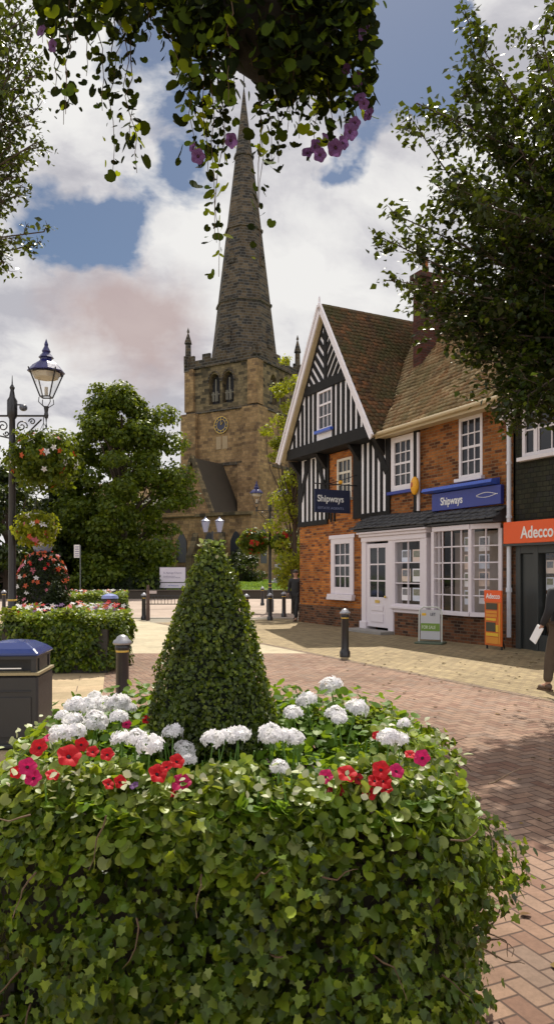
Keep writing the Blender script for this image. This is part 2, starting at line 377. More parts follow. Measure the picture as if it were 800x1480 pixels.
# ------------------------------------------------------------------ ground
U=Vector((-.457,.889,0)).normalized(); Nn=Vector((-U.y,U.x,0)); Nn=Vector((-.889,-.457,0)).normalized()   # along the shopfronts (away), outwards to the street
P0=Vector((5.26,16.2,0)); ANG=math.atan2(-.889,.457)
def FW(t,o,z=0): return P0+U*t+Nn*o+Vector((0,0,z))
def sheet(name,poly,z,mat):
    m=MB(); m.add([(p[0],p[1],z) for p in poly],[tuple(range(len(poly)))])
    return structure(m.build(name,mat))
G_FAR=pavemat('far_ground','grid',(.26,.24,.19),(.28,.25,.20),(.24,.22,.18),(.2,.18,.15),bw=1.2,jw=.01)
G_SLAB=pavemat('tan_slabs','run',(.40,.30,.18),(.46,.35,.22),(.36,.28,.17),(.16,.12,.08),bw=.9,ang=R(13),jw=.012)
G_PALE=pavemat('pale_slabs','run',(.42,.36,.25),(.46,.40,.28),(.38,.33,.23),(.40,.34,.25),bw=.6,ang=R(27),jw=.012,stain=.25)
G_BRICK=pavemat('brick_paving','herring',(.19,.105,.075),(.29,.185,.13),(.225,.155,.12),(.065,.04,.03),bw=.195,ang=R(24),jw=.08,stain=.75)
G_TAN=pavemat('tan_setts','run',(.24,.18,.10),(.36,.28,.155),(.27,.21,.12),(.15,.11,.07),bw=.22,ang=R(27.2+90),jw=.07,stain=.6)
G_ROAD=pavemat('road_surface','grid',(.36,.28,.235),(.38,.30,.25),(.34,.27,.225),(.34,.27,.225),bw=3,jw=.001)
G_EDGE=pavemat('edge_bricks','run',(.20,.14,.10),(.24,.17,.11),(.17,.12,.09),(.08,.06,.05),bw=.21,ang=R(27.2),jw=.08)
sheet('ground',[(-400,-100),(400,-100),(400,900),(-400,900)],0,G_FAR)
sheet('pavement_slabs',[(-14,-4),(-14,26.6),(-3.2-.224*13,26.6),(-3.2+.224*17.6,-4)],.004,G_SLAB)
kl=[FW(t,4.62) for t in (-24,14)]
def kx(Y): 
    a,b=kl; return a.x+(b.x-a.x)*(Y-a.y)/(b.y-a.y)
sheet('brick_paving',[(-3.2+.224*17.6,-4),(kx(-4),-4),(kx(15.1),15.1),(-3.2-.224*1.5,15.1)],.008,G_BRICK)
sheet('pale_paving',[(-3.2-.224*1.5,15.1),(kx(15.1),15.1),(kx(26.6),26.6),(-3.2-.224*13,26.6)],.008,G_PALE)
sheet('shop_pavement',[FW(-24,4.5),FW(-24,-.3),FW(11.5,-.3),FW(11.5,4.5)],.012,G_TAN)
sheet('paving_edge',[FW(-24,4.62),FW(-24,4.5),FW(11.5,4.5),FW(11.5,4.62)],.012,G_EDGE)
sheet('road',[(-60,27.0),(60,27.0),(60,46.5),(-60,46.5)],.004,G_ROAD)
KERB=paint('kerb_stone',(.32,.29,.25),.8,.2,3)
m=MB(); m.box(-60,60,26.7,26.95,-.05,.03); structure(m.build('kerb',KERB,bevel=.01))
# churchyard ground
GB=paint('lawn_soil',(.10,.15,.02),.95,.2,3)
m=MB(); Xs=np.linspace(-90,90,30); Ys=[47.9,49,51,54,60,75,110]; Zs=[.42,.5,.66,.85,1.0,1.1,1.2]
vs=[(x,y,z+.06*math.sin(x*.7+y)) for y,z in zip(Ys,Zs) for x in Xs]; n=len(Xs)
fs=[(j*n+i,j*n+i+1,(j+1)*n+i+1,(j+1)*n+i) for j in range(len(Ys)-1) for i in range(n-1)]
m.add(vs,fs); structure(m.build('churchyard_lawn',GB,smooth=True))
Np=26000; gx=rng.uniform(-14,6,Np); gy=rng.uniform(48.0,60,Np); gz=np.interp(gy,Ys,Zs)+.06*np.sin(gx*.7+gy)
stuff(leaves('grass',np.stack([gx,gy,gz-.02],1),np.tile([0,-.8,.6],(Np,1)),.16,LEAF_S,GRASS,None,.5,(0,0,1)),'bright green grass on the churchyard bank','grass')
Nf=240; fx_=rng.uniform(.9,5,Nf); fy_=rng.uniform(3,15,Nf)
stuff(leaves('fallen_leaves',np.stack([fx_,fy_,np.full(Nf,.018)],1),np.tile([0,0,1],(Nf,1)),.05,LEAF_M,leafmat('dry_leaf',[(.12,.07,.03),(.06,.05,.02),(.2,.13,.04)],.1,.7,(.2,.12,.03),.1),None,.12,(1,0,0)),'a few small dry leaves scattered over the brick paving','leaves')
# ------------------------------------------------------------------ walls / windows in the shopfront frame
def wall_front(mb, s0,s1,z0,z1, holes, y=0, depth=.14):
    S=sorted({s0,s1,*[h[0] for h in holes],*[h[1] for h in holes]}); Z=sorted({z0,z1,*[h[2] for h in holes],*[h[3] for h in holes]})
    for a,b in zip(S,S[1:]):
        for c,d in zip(Z,Z[1:]):
            if any(h[0]<=a+1e-6 and h[1]>=b-1e-6 and h[2]<=c+1e-6 and h[3]>=d-1e-6 for h in holes): continue
            mb.add([(a,y,c),(b,y,c),(b,y,d),(a,y,d)],[(0,1,2,3)])
    for a,b,c,d in holes:
        mb.add([(a,y,c),(b,y,c),(b,y+depth,c),(a,y+depth,c)],[(0,1,2,3)]); mb.add([(a,y,d),(b,y,d),(b,y+depth,d),(a,y+depth,d)],[(0,1,2,3)])
        mb.add([(a,y,c),(a,y,d),(a,y+depth,d),(a,y+depth,c)],[(0,1,2,3)]); mb.add([(b,y,c),(b,y,d),(b,y+depth,d),(b,y+depth,c)],[(0,1,2,3)])
def window(parent,s0,s1,z0,z1,cols,rows,y,fr=.07,mat=WHITE,pane=PANE,sill=True,sillmat=None,bar=.028,curt=True,open_=False,name='window',midrail=True,label=None):
    m=MB(); d=.09
    m.box(s0,s0+fr,y-.02,y+d,z0,z1).box(s1-fr,s1,y-.02,y+d,z0,z1).box(s0+fr,s1-fr,y-.02,y+d,z0,z0+fr).box(s0+fr,s1-fr,y-.02,y+d,z1-fr,z1)
    w=m.build(name,mat,parent,bevel=.006)
    if label: w['label']=label
    a,b,c,e=s0+fr,s1-fr,z0+fr,z1-fr
    g=MB()
    for i in range(1,cols): x=a+(b-a)*i/cols; g.box(x-bar/2,x+bar/2,y+.012,y+.05,c,e)
    zs=[c+(e-c)*j/rows for j in range(1,rows)]
    for j,z in enumerate(zs):
        hw=bar/2*(1.9 if midrail and j==len(zs)//2 and rows>2 else 1)
        g.box(a,b,y+.006,y+.046,z-hw,z+hw)
    g.build('glazing_bars',mat,w)
    p=MB(); p.add([(a,y+.032,c),(b,y+.032,c),(b,y+.032,e),(a,y+.032,e)],[(0,1,2,3)]); p.build('pane',pane,w)
    if sill:
        q=MB(); q.box(s0-.07,s1+.07,y-.12,y+.02,z0-.09,z0-.003); q.build('sill',sillmat or mat,w,bevel=.008)
    return w
# ------------------------------------------------------------------ tiled roof: along-vector A, up-slope vector B (world or local), normal
def tiles(name, O, A, B, la, lb, mat, parent, tw=.18, gauge=.155, keep=None, th=.034):
    A=Vector(A).normalized(); B=Vector(B).normalized(); Nv=A.cross(B).normalized()
    if Nv.z<0: Nv=-Nv
    pts=[];mt=[]
    rows=int(lb/gauge)
    for j in range(rows):
        off=(tw/2 if j%2 else 0)
        sag=.02*math.sin(j*.2)
        for i in range(int(la/tw)+1):
            a=i*tw+off+random.uniform(-.004,.004); b=j*gauge+random.uniform(-.006,.006)
            if a>la: continue
            if keep and not keep(a,b): continue
            wav=.018*math.sin(a*1.3+b*.9)+.012*math.sin(a*3.1-b*2)
            p=O+A*a+B*b+Nv*(.012+wav+random.uniform(0,.006))
            tilt=math.atan2(.036+random.uniform(-.004,.007),gauge); r=random.gauss(0,.012)
            Bb=(B*math.cos(tilt)-Nv*math.sin(tilt)).normalized(); Aa=(A*math.cos(r)+Bb*math.sin(r)).normalized(); Nb=Aa.cross(Bb)
            if Nb.dot(Nv)<0: Nb=-Nb
            p=p+Nv*.036
            pts.append(p[:]); mt.append([[Aa[k],Bb[k],Nb[k]] for k in range(3)])
    w=tw*.485; L=gauge*1.55
    T=[(-w,0,0),(w,0,0),(w,L,0),(-w,L,0),(-w,0,th),(w,0,th),(w,L,th),(-w,L,th)]
    Fs=[(4,5,6,7),(0,1,5,4),(1,2,6,5),(3,0,4,7)]
    return inst_mesh(name,T,Fs,np.array(mt),np.array(pts),mat,parent)
# ================================================================== TIMBER-FRAMED SHOP
house=thing('timber_framed_shop','black and white gabled shop with orange brick front, white shopfront windows and old tiled roof','building',P0[:],ANG)
def bx(name,mat,parent,*bs,bevel=0):
    m=MB()
    for b in bs: m.box(*b)
    return m.build(name,mat,parent,bevel=bevel)
holes_low=[(-7.72,-6.42,1.02,2.80),(-5.45,-2.66,.0,2.72),(-2.52,-.34,.72,2.80)]
holes_up=[(-7.38,-6.55,3.98,5.22),(-4.52,-3.50,3.92,5.42),(-1.77,-.96,3.97,5.46)]
w=MB(); wall_front(w,-9.8,0,0,3.3,holes_low,0,.16)
w.add([(-9.8,0,0),(-9.8,6.2,0),(-9.8,6.2,5.56),(-9.8,0,5.56)],[(0,1,2,3)]); w.add([(-9.8,6.2,0),(0,6.2,0),(0,6.2,5.56),(-9.8,6.2,5.56)],[(0,1,2,3)])
wall_front(w,-8.0,-6.0,3.3,5.45,[h for h in holes_up if h[0]<-6],-.004,.12)
w.build('wall',BRICK,house); w=MB(); wall_front(w,-4.62,0,3.3,5.56,[h for h in holes_up if h[0]>-6],0,.12)
w.build('upper_wall',BRICKUP,house)
# dark plinth course stays part of the wall pattern: a separate brown brick base part
bx('plinth',BRICK2,house,(-9.83,-5.6,-.03,.0,0,.62)); bx('brick_pier',BRICK2,house,(-2.62,-2.40,-.03,0,0,2.8)); bx('brick_pier',BRICK2,house,(-.33,.0,-.03,0,0,2.8))
rm=MB(); rm.box(-9.6,-.1,.9,1.0,0,5.4); rm.build('inner_wall',DARKROOM,house)
bx('floor_slab',DARKROOM,house,(-9.7,-.05,.17,.9,3.0,3.25),(-9.7,-.05,.17,.9,0,.06))
# render panels and timbers of the upper storey
bx('render_panel',RENDER,house,(-9.8,-8.0,-.02,.1,3.3,5.5)); bx('render_panel',RENDER,house,(-6.0,-4.62,-.02,.1,3.3,5.5))
tb=MB(); y0,y1=-.055,-.022
tb.box(-9.84,-9.62,y0,.12,3.28,5.5); tb.box(-9.84,-7.9,y0-.01,y1,3.24,3.40); tb.box(-8.06,-7.82,y0,y1,3.4,5.5); tb.box(-6.42,-6.0,y0,y1,3.3,5.5)
for i in range(6): s=-9.42+i*.275; tb.box(s,s+.12,y0,y1,3.4,5.45)
def slant(mb,s0,z0,s1,z1,wd,ya,yb):
    p=Vector((s0,0,z0)); q=Vector((s1,0,z1)); d=(q-p).normalized(); n=Vector((-d.z,0,d.x))*wd/2
    mb.prism([((p+n).x,(p+n).z),((q+n).x,(q+n).z),((q-n).x,(q-n).z),((p-n).x,(p-n).z)],1,ya,yb)
slant(tb,-9.68,4.1,-9.1,5.5,.2,y0-.012,y1); slant(tb,-8.0,4.2,-8.55,5.5,.16,y0-.014,y1)
tb.box(-6.0,-4.55,y0-.01,y1,3.24,3.42)
for i in range(5): s=-5.84+i*.27; tb.box(s,s+.12,y0,y1,3.42,5.5)
slant(tb,-4.68,4.5,-5.35,5.5,.22,y0-.012,y1)
tb.box(-7.82,-7.42,y0-.004,y1,3.72,3.86)
for s in (-7.75,-7.55): tb.box(s,s+.09,y0,y1,3.3,3.72)
tb.box(-3.50,-3.28,-.06,-.004,3.3,5.50); tb.box(-4.66,-4.56,-.06,-.02,3.3,5.5)
tb.build('timber_frame',BLACKTIMBER,house,bevel=.008)
# jettied gable
ZB=5.48; GY=-.45; GC=-7.3
def half(z): return (9.72-z)/1.607
gw=MB(); gw.prism([(GC-half(5.6),5.6),(GC+half(5.6),5.6),(GC,9.72)],1,GY,.3)
gw.build('gable_wall',RENDER,house)
gt=MB(); ya,yb=GY-.05,GY-.004
gt.box(GC-half(5.9)-.05,GC+half(5.9)+.02,GY-.09,.05,ZB,ZB+.34)        # bressummer
gt.box(GC-half(7.7),GC+half(7.7),ya-.02,yb,7.38,7.66)                  # collar
i=0
s=GC-2.35
while s<GC+2.3:
    ztop=min(7.38, 9.72-(abs(s+.05-GC)+.12)*1.607)
    if ztop>5.95 and not (GC-.52<s<GC+.40): gt.box(s,s+.115,ya,yb,5.82,ztop)
    s+=.275
for sg in (-1,1):
    for k in range(8):                                                  # struts rising outwards from the middle post
        z0=6.35+k*.36; xe=(9.62-z0)/2.757; xs=max(.0,(7.62-z0)/1.15)
        if xe-xs>.08: slant(gt,GC+sg*xs,z0+xs*1.15,GC+sg*xe,z0+xe*1.15,.115,ya,yb)
    slant(gt,GC+sg*half(5.9)*1.0,5.9,GC,9.72,.16,ya-.01,yb)
gt.box(GC-.07,GC+.07,ya-.01,yb,7.6,9.5)
gt.build('gable_timbers',BLACKTIMBER,house,bevel=.006)
window(house,GC-.42,GC+.42,6.12,7.34,3,3,GY-.045,.06,sillmat=BLUELAMP,bar=.03)
for s in (-9.75,-8.0,-6.1,-4.85): 
    m=MB(); m.prism([(GY+.02,5.46),(-.06,5.46),(-.06,5.0)],0,s-.07,s+.07); m.build('bracket',BLACKTIMBER,house)
# roof
RS=1.607; RU=Vector((0,0,0))
rf=MB(); rz=9.88
rf.prism([(GC-2.72,5.52),(GC,rz),(GC+2.72,5.52),(GC+2.6,5.52),(GC,rz-.2),(GC-2.6,5.52)],1,-.62,6.6)
rf.prism([(-.32,5.52),(3.1,rz-.02),(6.5,5.52),(6.3,5.5),(3.1,rz-.3),(-.15,5.5)],0,-7.3,.0)
roof=rf.build('roof',TILE_GABLE,house)
sl=math.hypot(2.72,rz-5.52)
tiles('gable_roof_tiles',Vector((GC+2.74,-.58,5.50)),(0,1,0),(-2.72,0,rz-5.52),4.6,sl,TILE_GABLE,roof)
tiles('gable_roof_tiles',Vector((GC-2.74,-.58,5.50)),(0,1,0),(2.72,0,rz-5.52),7.2,sl,TILE_GABLE,roof)
sm=math.hypot(3.42,rz-5.54)
def keepm(a,b):   # valley
    s=-6.9+a; d=-.34+b*3.42/sm; t=-s
    return t<4.72+.871*d
tiles('main_roof_tiles',Vector((-6.9,-.36,5.50)),(1,0,0),(0,3.44,rz-5.5),6.9,sm,TILE_MAIN,roof,keep=keepm)
m=MB()
for k in range(24): 
    y=-.6+k*.3; m.tube([(GC,y,rz+.0),(GC,y+.29,rz+.005)],.11,8)
for k in range(22):
    s=-6.9+k*.3; m.tube([(s,3.1,rz+.0),(s+.29,3.1,rz+.005)],.11,8)
m.build('ridge_tiles',TILE_GABLE,roof)
# barge boards, soffit, finial
for sg,yy in ((-1,-.70),(1,-.70)):
    b=MB(); 
    def rp(f,off): 
        x=GC+sg*(2.80-2.80*f); z=5.42+(9.92-5.42)*f
        return Vector((x,yy,z))+Vector((sg*-.846,0,-.53))*off*(1)
    p0,p1=rp(0,.03),rp(1.0,.03)
    slant(b,p0.x,p0.z,p1.x,p1.z,.20,-.70,-.655); q0,q1=rp(0,-.06),rp(1,-.06); slant(b,q0.x,q0.z,q1.x,q1.z,.07,-.74,-.702)
    b.build('barge_board',WHITE,house,bevel=.006)
    c=MB(); p0,p1=rp(.02,.13),rp(.97,.13); slant(c,p0.x,p0.z,p1.x,p1.z,.05,-.65,GY-.06); c.build('soffit',CREAM,house)
m=MB(); m.lathe([(.05,0),(.05,.12),(.03,.16),(.03,.3),(.0,.36)],(GC,-.70,9.86),8); m.build('finial',WHITE,house)
# eave gutter and cream fascia of the brick part
m=MB(); m.box(-4.75,-.02,-.40,-.02,5.44,5.485); m.build('eave_soffit',CREAM,house)
m=MB(); m.box(-4.70,-.02,-.44,-.405,5.40,5.56); m.build('fascia',CREAM,house)
m=MB(); m.tube([(-4.75,-.50,5.50),(0.05,-.50,5.53)],.055,8); m.build('gutter',CREAM,house,smooth=True)
# chimney
ch=MB(); ch.box(-5.32,-4.95,1.35,2.4,6.2,10.35); ch.box(-5.37,-4.90,1.30,2.45,10.0,10.1); ch.box(-5.39,-4.88,1.28,2.47,10.35,10.5)
chim=ch.build('chimney',brickmat('chimney_brick',(.10,.035,.028),(.14,.05,.035),(.08,.06,.05)),roof)
m=MB(); m.lathe([(.11,0),(.13,.05),(.1,.1),(.09,.45),(.11,.5)],(-5.13,1.65,10.5),10); m.build('chimney_pot',BRICK,chim)
m=MB(); m.lathe([(.11,0),(.13,.05),(.1,.1),(.09,.45),(.11,.5)],(-5.13,2.15,10.5),10); m.build('chimney_pot',BRICK,chim)
m=MB()
for k in range(7): 
    d0=1.3+k*.16; zz=5.56+1.275*d0; m.box(-4.95,-4.90,d0,d0+.2,zz-.06+.0,zz+.40)
    m.box(-4.9,-4.76,d0,d0+.2,zz+.22,zz+.245)
m.build('lead_flashing',LEAD,chim)
m=MB(); m.box(-5.4,-4.8,1.18,1.34,7.0,7.42); m.build('lead_apron',LEAD,chim)
# windows
window(house,-7.38,-6.55,3.98,5.22,3,3,.0,.08,mat=paint('cream_white',(.66,.60,.50),.5,.1,3),bar=.035)
window(house,-4.52,-3.50,3.92,5.42,3,4,-.02,.16,sillmat=BLUESIGN,bar=.03)
window(house,-1.77,-.96,3.97,5.44,3,4,-.0,.08,bar=.03)
window(house,-7.72,-6.42,1.02,2.80,3,4,-.02,.22,bar=.035,mat=PINKISH)
m=MB(); m.box(-7.8,-6.34,-.06,-.02,2.74,2.86); m.box(-7.8,-6.34,-.16,-.02,.84,.93); m.build('window_moulding',PINKISH,house,bevel=.01)
# pots of curtains behind glass are dark; net curtain cards in the ground-floor window
# shopfront one (door + window), projecting
y=-.30
sf=MB(); sf.box(-5.55,-5.32,y-.03,.0,.0,2.70); sf.box(-4.26,-4.02,y-.03,0,0,2.70); sf.box(-2.84,-2.62,y-.03,0,.62,2.70)
sf.box(-5.60,-2.56,y-.10,0,2.70,2.78); sf.box(-5.64,-2.52,y-.16,0,2.78,2.84); sf.box(-5.55,-2.62,y-.05,0,2.56,2.70)
sf.box(-4.02,-2.84,y-.02,0,.62,.72); sf.box(-4.1,-2.58,y-.09,y+.0,.72,.80); sf.box(-5.60,-5.28,y-.07,-.0,.0,.3); 
shopfront=sf.build('shopfront',PINKISH,house,bevel=.012)
bx('stall_riser',BRICK2,house,(-4.02,-2.66,y+.02,0,0,.618))
window(shopfront,-4.02,-2.84,.80,2.56,2,3,y+.0,.06,mat=PINKISH,pane=SHOPPANE,sill=False,bar=.03,name='shop_window',midrail=False)
# door
dr=MB(); dr.box(-5.32,-5.16,y,y+.06,.16,2.5); dr.box(-4.42,-4.26,y,y+.06,.16,2.5); dr.box(-5.16,-4.42,y,y+.06,2.38,2.5); dr.box(-5.16,-4.42,y,y+.05,.16,1.0)
dr.box(-5.08,-4.50,y-.02,y-.001,.3,.55); dr.box(-5.08,-4.50,y-.02,y-.001,.62,.78)
door=dr.build('door',PINKISH,house,bevel=.008)
m=MB(); m.box(-4.81,-4.77,y+.01,y+.04,1.0,2.38)
for z in (1.46,1.92): m.box(-5.16,-4.42,y+.008,y+.038,z-.02,z+.02)
m.build('glazing_bars',PINKISH,door)
m=MB(); m.add([(-5.16,y+.022,1.0),(-4.42,y+.022,1.0),(-4.42,y+.022,2.38),(-5.16,y+.022,2.38)],[(0,1,2,3)]); m.build('pane',PANE,door)
m=MB(); m.box(-4.88,-4.68,y-.02,y-.002,.84,.92); m.build('letterbox',GOLD,door)
m=MB(); m.sphere((-4.36,y-.05,1.02),.035); m.build('handle',GOLD,door,smooth=True)
m=MB(); m.box(-5.7,-4.0,y-.45,y-.0,.0,.10); m.build('doorstep',paint('step_stone',(.28,.26,.24),.8,.2,4),house,bevel=.015)
# slate canopy above shopfront one and two
m=MB(); m.prism([(-.50,2.86),(-.50,2.90),(-.02,3.28),(-.02,2.86)],0,-5.72,-2.5); m.build('canopy_roof',SLATE,house)
tiles('canopy_slates',Vector((-5.74,-.52,2.875)),(1,0,0),(0,.5,.385),3.24,.62,SLATE,house,tw=.26,gauge=.15)
m=MB(); m.prism([(-.42,2.84),(-.42,2.88),(-.02,3.22),(-.02,2.84)],0,-2.56,-.2); m.build('canopy_roof',SLATE,house)
tiles('canopy_slates',Vector((-2.6,-.44,2.855)),(1,0,0),(0,.42,.355),2.42,.54,SLATE,house,tw=.26,gauge=.14)
# bay window
bay=MB(); A_=(-2.48,0);B_=(-2.36,-.30);C_=(-1.02,-.30);D_=(-.34,-.02)
def pth(mb,pts,z0,z1,wd):
    for p,q in zip(pts,pts[1:]): mb.bar((p[0],p[1],(z0+z1)/2),(q[0],q[1],(z0+z1)/2),wd,z1-z0)
pth(bay,[A_,B_,C_,D_],.66,.76,.16); pth(bay,[A_,B_,C_,D_],2.70,2.82,.12)
for p in (B_,C_,D_,A_): bay.box(p[0]-.055,p[0]+.055,p[1]-.05,p[1]+.06,.76,2.70)
bayo=bay.build('bay_window',PINKISH,house,bevel=.006)
gb=MB(); gp=MB()
for (p,q,nc) in ((B_,C_,4),(C_,D_,2)):
    p=Vector((p[0],p[1],0)); q=Vector((q[0],q[1],0))
    for i in range(1,nc): c=p.lerp(q,i/nc); gb.bar(c+Vector((0,0,.76)),c+Vector((0,0,2.7)),.03,.03)
    for j in range(1,5): z=.76+1.94*j/5; gb.bar(p+Vector((0,0,z)),q+Vector((0,0,z)),.03,.03)
    d=(q-p).normalized(); nn=Vector((-d.y,d.x,0))*.02
    gp.add([p+nn+Vector((0,0,.76)),q+nn+Vector((0,0,.76)),q+nn+Vector((0,0,2.7)),p+nn+Vector((0,0,2.7))],[(0,1,2,3)])
gb.build('glazing_bars',PINKISH,bayo); gp.build('pane',SHOPPANE,bayo)
m=MB(); m.prism([(-2.46,0),(-2.30,-.24),(-1.04,-.24),(-.4,0)],2,.0,.66); m.build('bay_base',BRICK2,house)
m=MB(); m.box(-2.5,-.34,.5,.52,.7,2.7); m.build('display_backing',CURTAIN,house)
m=MB(); m.box(-4.0,-2.86,.35,.37,.7,2.6); m.build('display_backing',DARKROOM,house)
# bottom right brown brick part of the wall + drainpipes
m=MB(); m.tube([(-3.20,-.12,3.3),(-3.20,-.12,5.35)],.045,8); m.build('drainpipe',WHITE,house,smooth=True)
# drainpipe with hopper between the two buildings
pp=MB(); pp.tube([(0,-.13,.25),(0,-.13,5.0)],.05,10); 
for z in (1.25,1.30,2.9,4.1): pp.tube([(0,-.13,z),(0,-.13,z+.05)],.068,10)
dp=pp.build('drainpipe',paint('pipe_white',(.70,.72,.80),.35,.1,2),house,smooth=True)
m=MB(); m.box(-.20,.30,-.24,-.06,5.08,5.34); m.box(-.24,.34,-.27,-.04,5.30,5.36); m.build('hopper',WHITE,dp,bevel=.02)
m=MB(); m.tube([(-.28,-.48,5.52),(-.3,-.30,5.42),(-.1,-.16,5.36)],.055,8); m.tube([(.0,-.13,4.95),(0,-.13,5.1)],.06,8); m.build('swan_neck',WHITE,dp,smooth=True)
# property cards in the windows (flat cards)
CARDS=[paint('card_a',(.85,.83,.88),.6,.1,4),paint('card_b',(.65,.70,.82),.6,.3,9),paint('card_c',(.75,.6,.52),.6,.3,9)]
PH=[paint('card_photo_a',(.10,.11,.16),.6,.5,30,dirt=(.3,.3,.25)),paint('card_photo_b',(.12,.15,.08),.6,.5,30,dirt=(.35,.3,.3))]
def card(s,z,wd,hg,yy,parent,k):
    c=bx('property_card',CARDS[k%3],parent,(s,s+wd,yy,yy+.006,z,z+hg))
    bx('photo',PH[k%2],c,(s+wd*.1,s+wd*.9,yy-.003,yy-.001,z+hg*.42,z+hg*.9))
k=0
for r_ in range(3):
    for c_ in range(2):
        card(-3.78+c_*.46,.95+r_*.50,.38,.34,-.22,house,k); k+=1
for r_ in range(4):
    card(-.98+.0,.96+r_*.41,.34,.34,-.10+.0,house,k); k+=1
    card(-1.36,.93+r_*.42,.22,.34,-.2,house,k); k+=1
# fascia sign
sg=thing('fascia_sign','blue shop fascia sign with white lettering and swirl above the bay window','sign',FW(2.65,0,3.24)[:],ANG)
bx('sign_board',BLUESIGN,sg,(0,2.40,-.13,-.03,0,.44),bevel=.008)
m=MB(); m.prism([(-.16,.46),(-.30,.50),(-.26,.58),(-.02,.62),(-.02,.46)],0,-.22,2.26); m.build('sign_lamp_trough',BLUELAMP,sg)
text('lettering','Shipways',.27,LETTER,sg,(.34,-.134,.13),sx=.82,bold=.004)
m=MB()
for i in range(9):
    a=i/8; x=1.62+.6*a; m.bar((x,-.137,.25+.05*math.sin(a*math.pi)),(x+.085,-.137,.25+.05*math.sin((a+.125)*math.pi)),.006,.012)
    m.bar((x,-.137,.23-.04*math.sin(a*math.pi)),(x+.085,-.137,.23-.04*math.sin((a+.125)*math.pi)),.006,.010)
m.build('emblem',LETTER,sg)
# hanging sign on bracket
hs=thing('hanging_sign','dark blue hanging sign with white lettering on an iron bracket under the gable window','sign',FW(6.22,0,3.42)[:],ANG)
bx('sign_board',paint('navy_sign',(.012,.018,.055),.4,.1,4),hs,(-.025,.025,-1.50,-.28,.02,.70),bevel=.006)
m=MB(); m.bar((0,0,.86),(0,-1.55,.86),.03,.03); m.bar((0,-.02,.5),(0,-.02,.98),.03,.04); m.bar((0,-.45,.7),(0,-.45,.86),.015,.015); m.bar((0,-1.3,.7),(0,-1.3,.86),.015,.015)
m.tube([(0,0,1.2),(0,-.5,1.02),(0,-1.0,.87)],.012,6); m.build('bracket',IRON,hs)
text('lettering','Shipways',.27,LETTER,hs,(.028,-1.42,.34),rot=(R(90),0,R(90)),sx=.92,bold=.003)
text('small_lettering','ESTATE AGENTS',.10,paint('letter_grey',(.22,.25,.4),.5),hs,(.028,-1.40,.12),rot=(R(90),0,R(90)),sx=1.2)
al=thing('alarm_box','yellow oval alarm box beside the white drainpipe under the eaves','alarm',FW(3.2,.18,3.95)[:],ANG)
m=MB(); m.sphere((0,-.06,0),(.15,.09,.24),14,10); m.build('casing',paint('alarm_yellow',(.75,.36,.01),.4,.1,4),al,smooth=True)
m=MB(); m.sphere((-.02,-.13,.02),(.05,.03,.08),8,6); m.build('lens',paint('alarm_red',(.4,.06,.02),.3),al,smooth=True)
al2=thing('security_light','small yellow floodlight above the hanging sign','light',FW(6.0,.75,4.32)[:],ANG)
m=MB(); m.sphere((0,0,0),(.07,.07,.06),8,6); m.build('casing',MATS['alarm_yellow'],al2,smooth=True)
nb=thing('notice_case','white framed notice case on brick between the two shop windows','notice',FW(2.78,.0,1.25)[:],ANG)
bx('frame',WHITE,nb,(-.14,.17,-.05,0,0,.72),bevel=.01); bx('notice',paint('notice_peach',(.7,.5,.42),.6,.2,9),nb,(-.05,.13,-.056,-.052,.06,.64))
mbx=thing('post_box','small black wall post box under the white notice case','post box',FW(2.72,0,.85)[:],ANG)
bx('box',IRON,mbx,(-.12,.12,-.1,0,0,.22),bevel=.02); bx('flap',SILVER,mbx,(-.08,.08,-.108,-.102,.14,.17))
# ================================================================== RIGHT-HAND SHOP
sh=thing('orange_fronted_shop','dark tile hung shop with white upper windows at right edge of the row','building',P0[:],ANG)
w=MB(); wall_front(w,0.06,6,2.78,5.56,[(.30,2.6,4.2,5.36)],0,.1); w.box(.06,6,.2,6.2,3.0,3.1)
w.add([(6,0,0),(6,6.2,0),(6,6.2,5.5),(6,0,5.5)],[(0,1,2,3)]); w.build('wall',TILEHUNG,sh)
b=MB(); b.box(.02,.12,-.02,.25,0,2.78); b.build('pier',BRICK2,sh)
DK=paint('shop_dark',(.035,.04,.04),.4,.2,3)
b=MB(); b.box(.12,.26,-.06,.2,0,2.28); b.box(.62,.76,-.06,.2,0,2.28); b.box(.12,6,-.05,.2,2.1,2.28); b.box(1.9,2.0,-.05,.2,0,2.1); b.box(.76,1.9,-.04,.15,0,.35); b.box(2,6,-.04,.15,0,.35); b.box(.26,.62,.0,.06,0,2.1)
b.build('shopfront',DK,sh,bevel=.01)
b=MB(); b.box(.76,1.9,.06,.068,.35,2.1); b.box(2,6,.06,.068,.35,2.1); b.build('pane',SHOPPANE,sh)
b=MB(); b.box(.1,6,1.2,1.25,0,2.9); b.build('inner_wall',DARKROOM,sh)
for r_ in range(3):
    for c_ in range(4): 
        card(.82+c_*.27,.95+r_*.36,.21,.28,.12,sh,r_+c_)
window(sh,.30,2.6,4.2,5.36,6,2,-.03,.09,sill=True,bar=.03,midrail=False)
b=MB(); b.box(.62,.72,-.04,.0,4.28,5.3); b.box(1.35,1.45,-.04,0,4.28,5.3); b.build('mullion',WHITE,sh)
rr=MB(); rr.prism([(-.32,5.50),(3.1,rz-.04),(6.5,5.52),(6.3,5.48),(3.1,rz-.3),(-.15,5.48)],0,.02,6.0); ro=rr.build('roof',TILE_MAIN,sh)
tiles('roof_tiles',Vector((.05,-.36,5.50)),(1,0,0),(0,3.44,rz-5.5),6.0,sm,TILE_MAIN,ro)
b=MB(); b.box(.34,6,-.40,-.0,5.40,5.46); b.box(.34,6,-.44,-.4,5.38,5.55); b.build('fascia',WHITE,sh)
b=MB(); b.tube([(.3,-.5,5.5),(6,-.5,5.52)],.055,8); b.build('gutter',CREAM,sh,smooth=True)
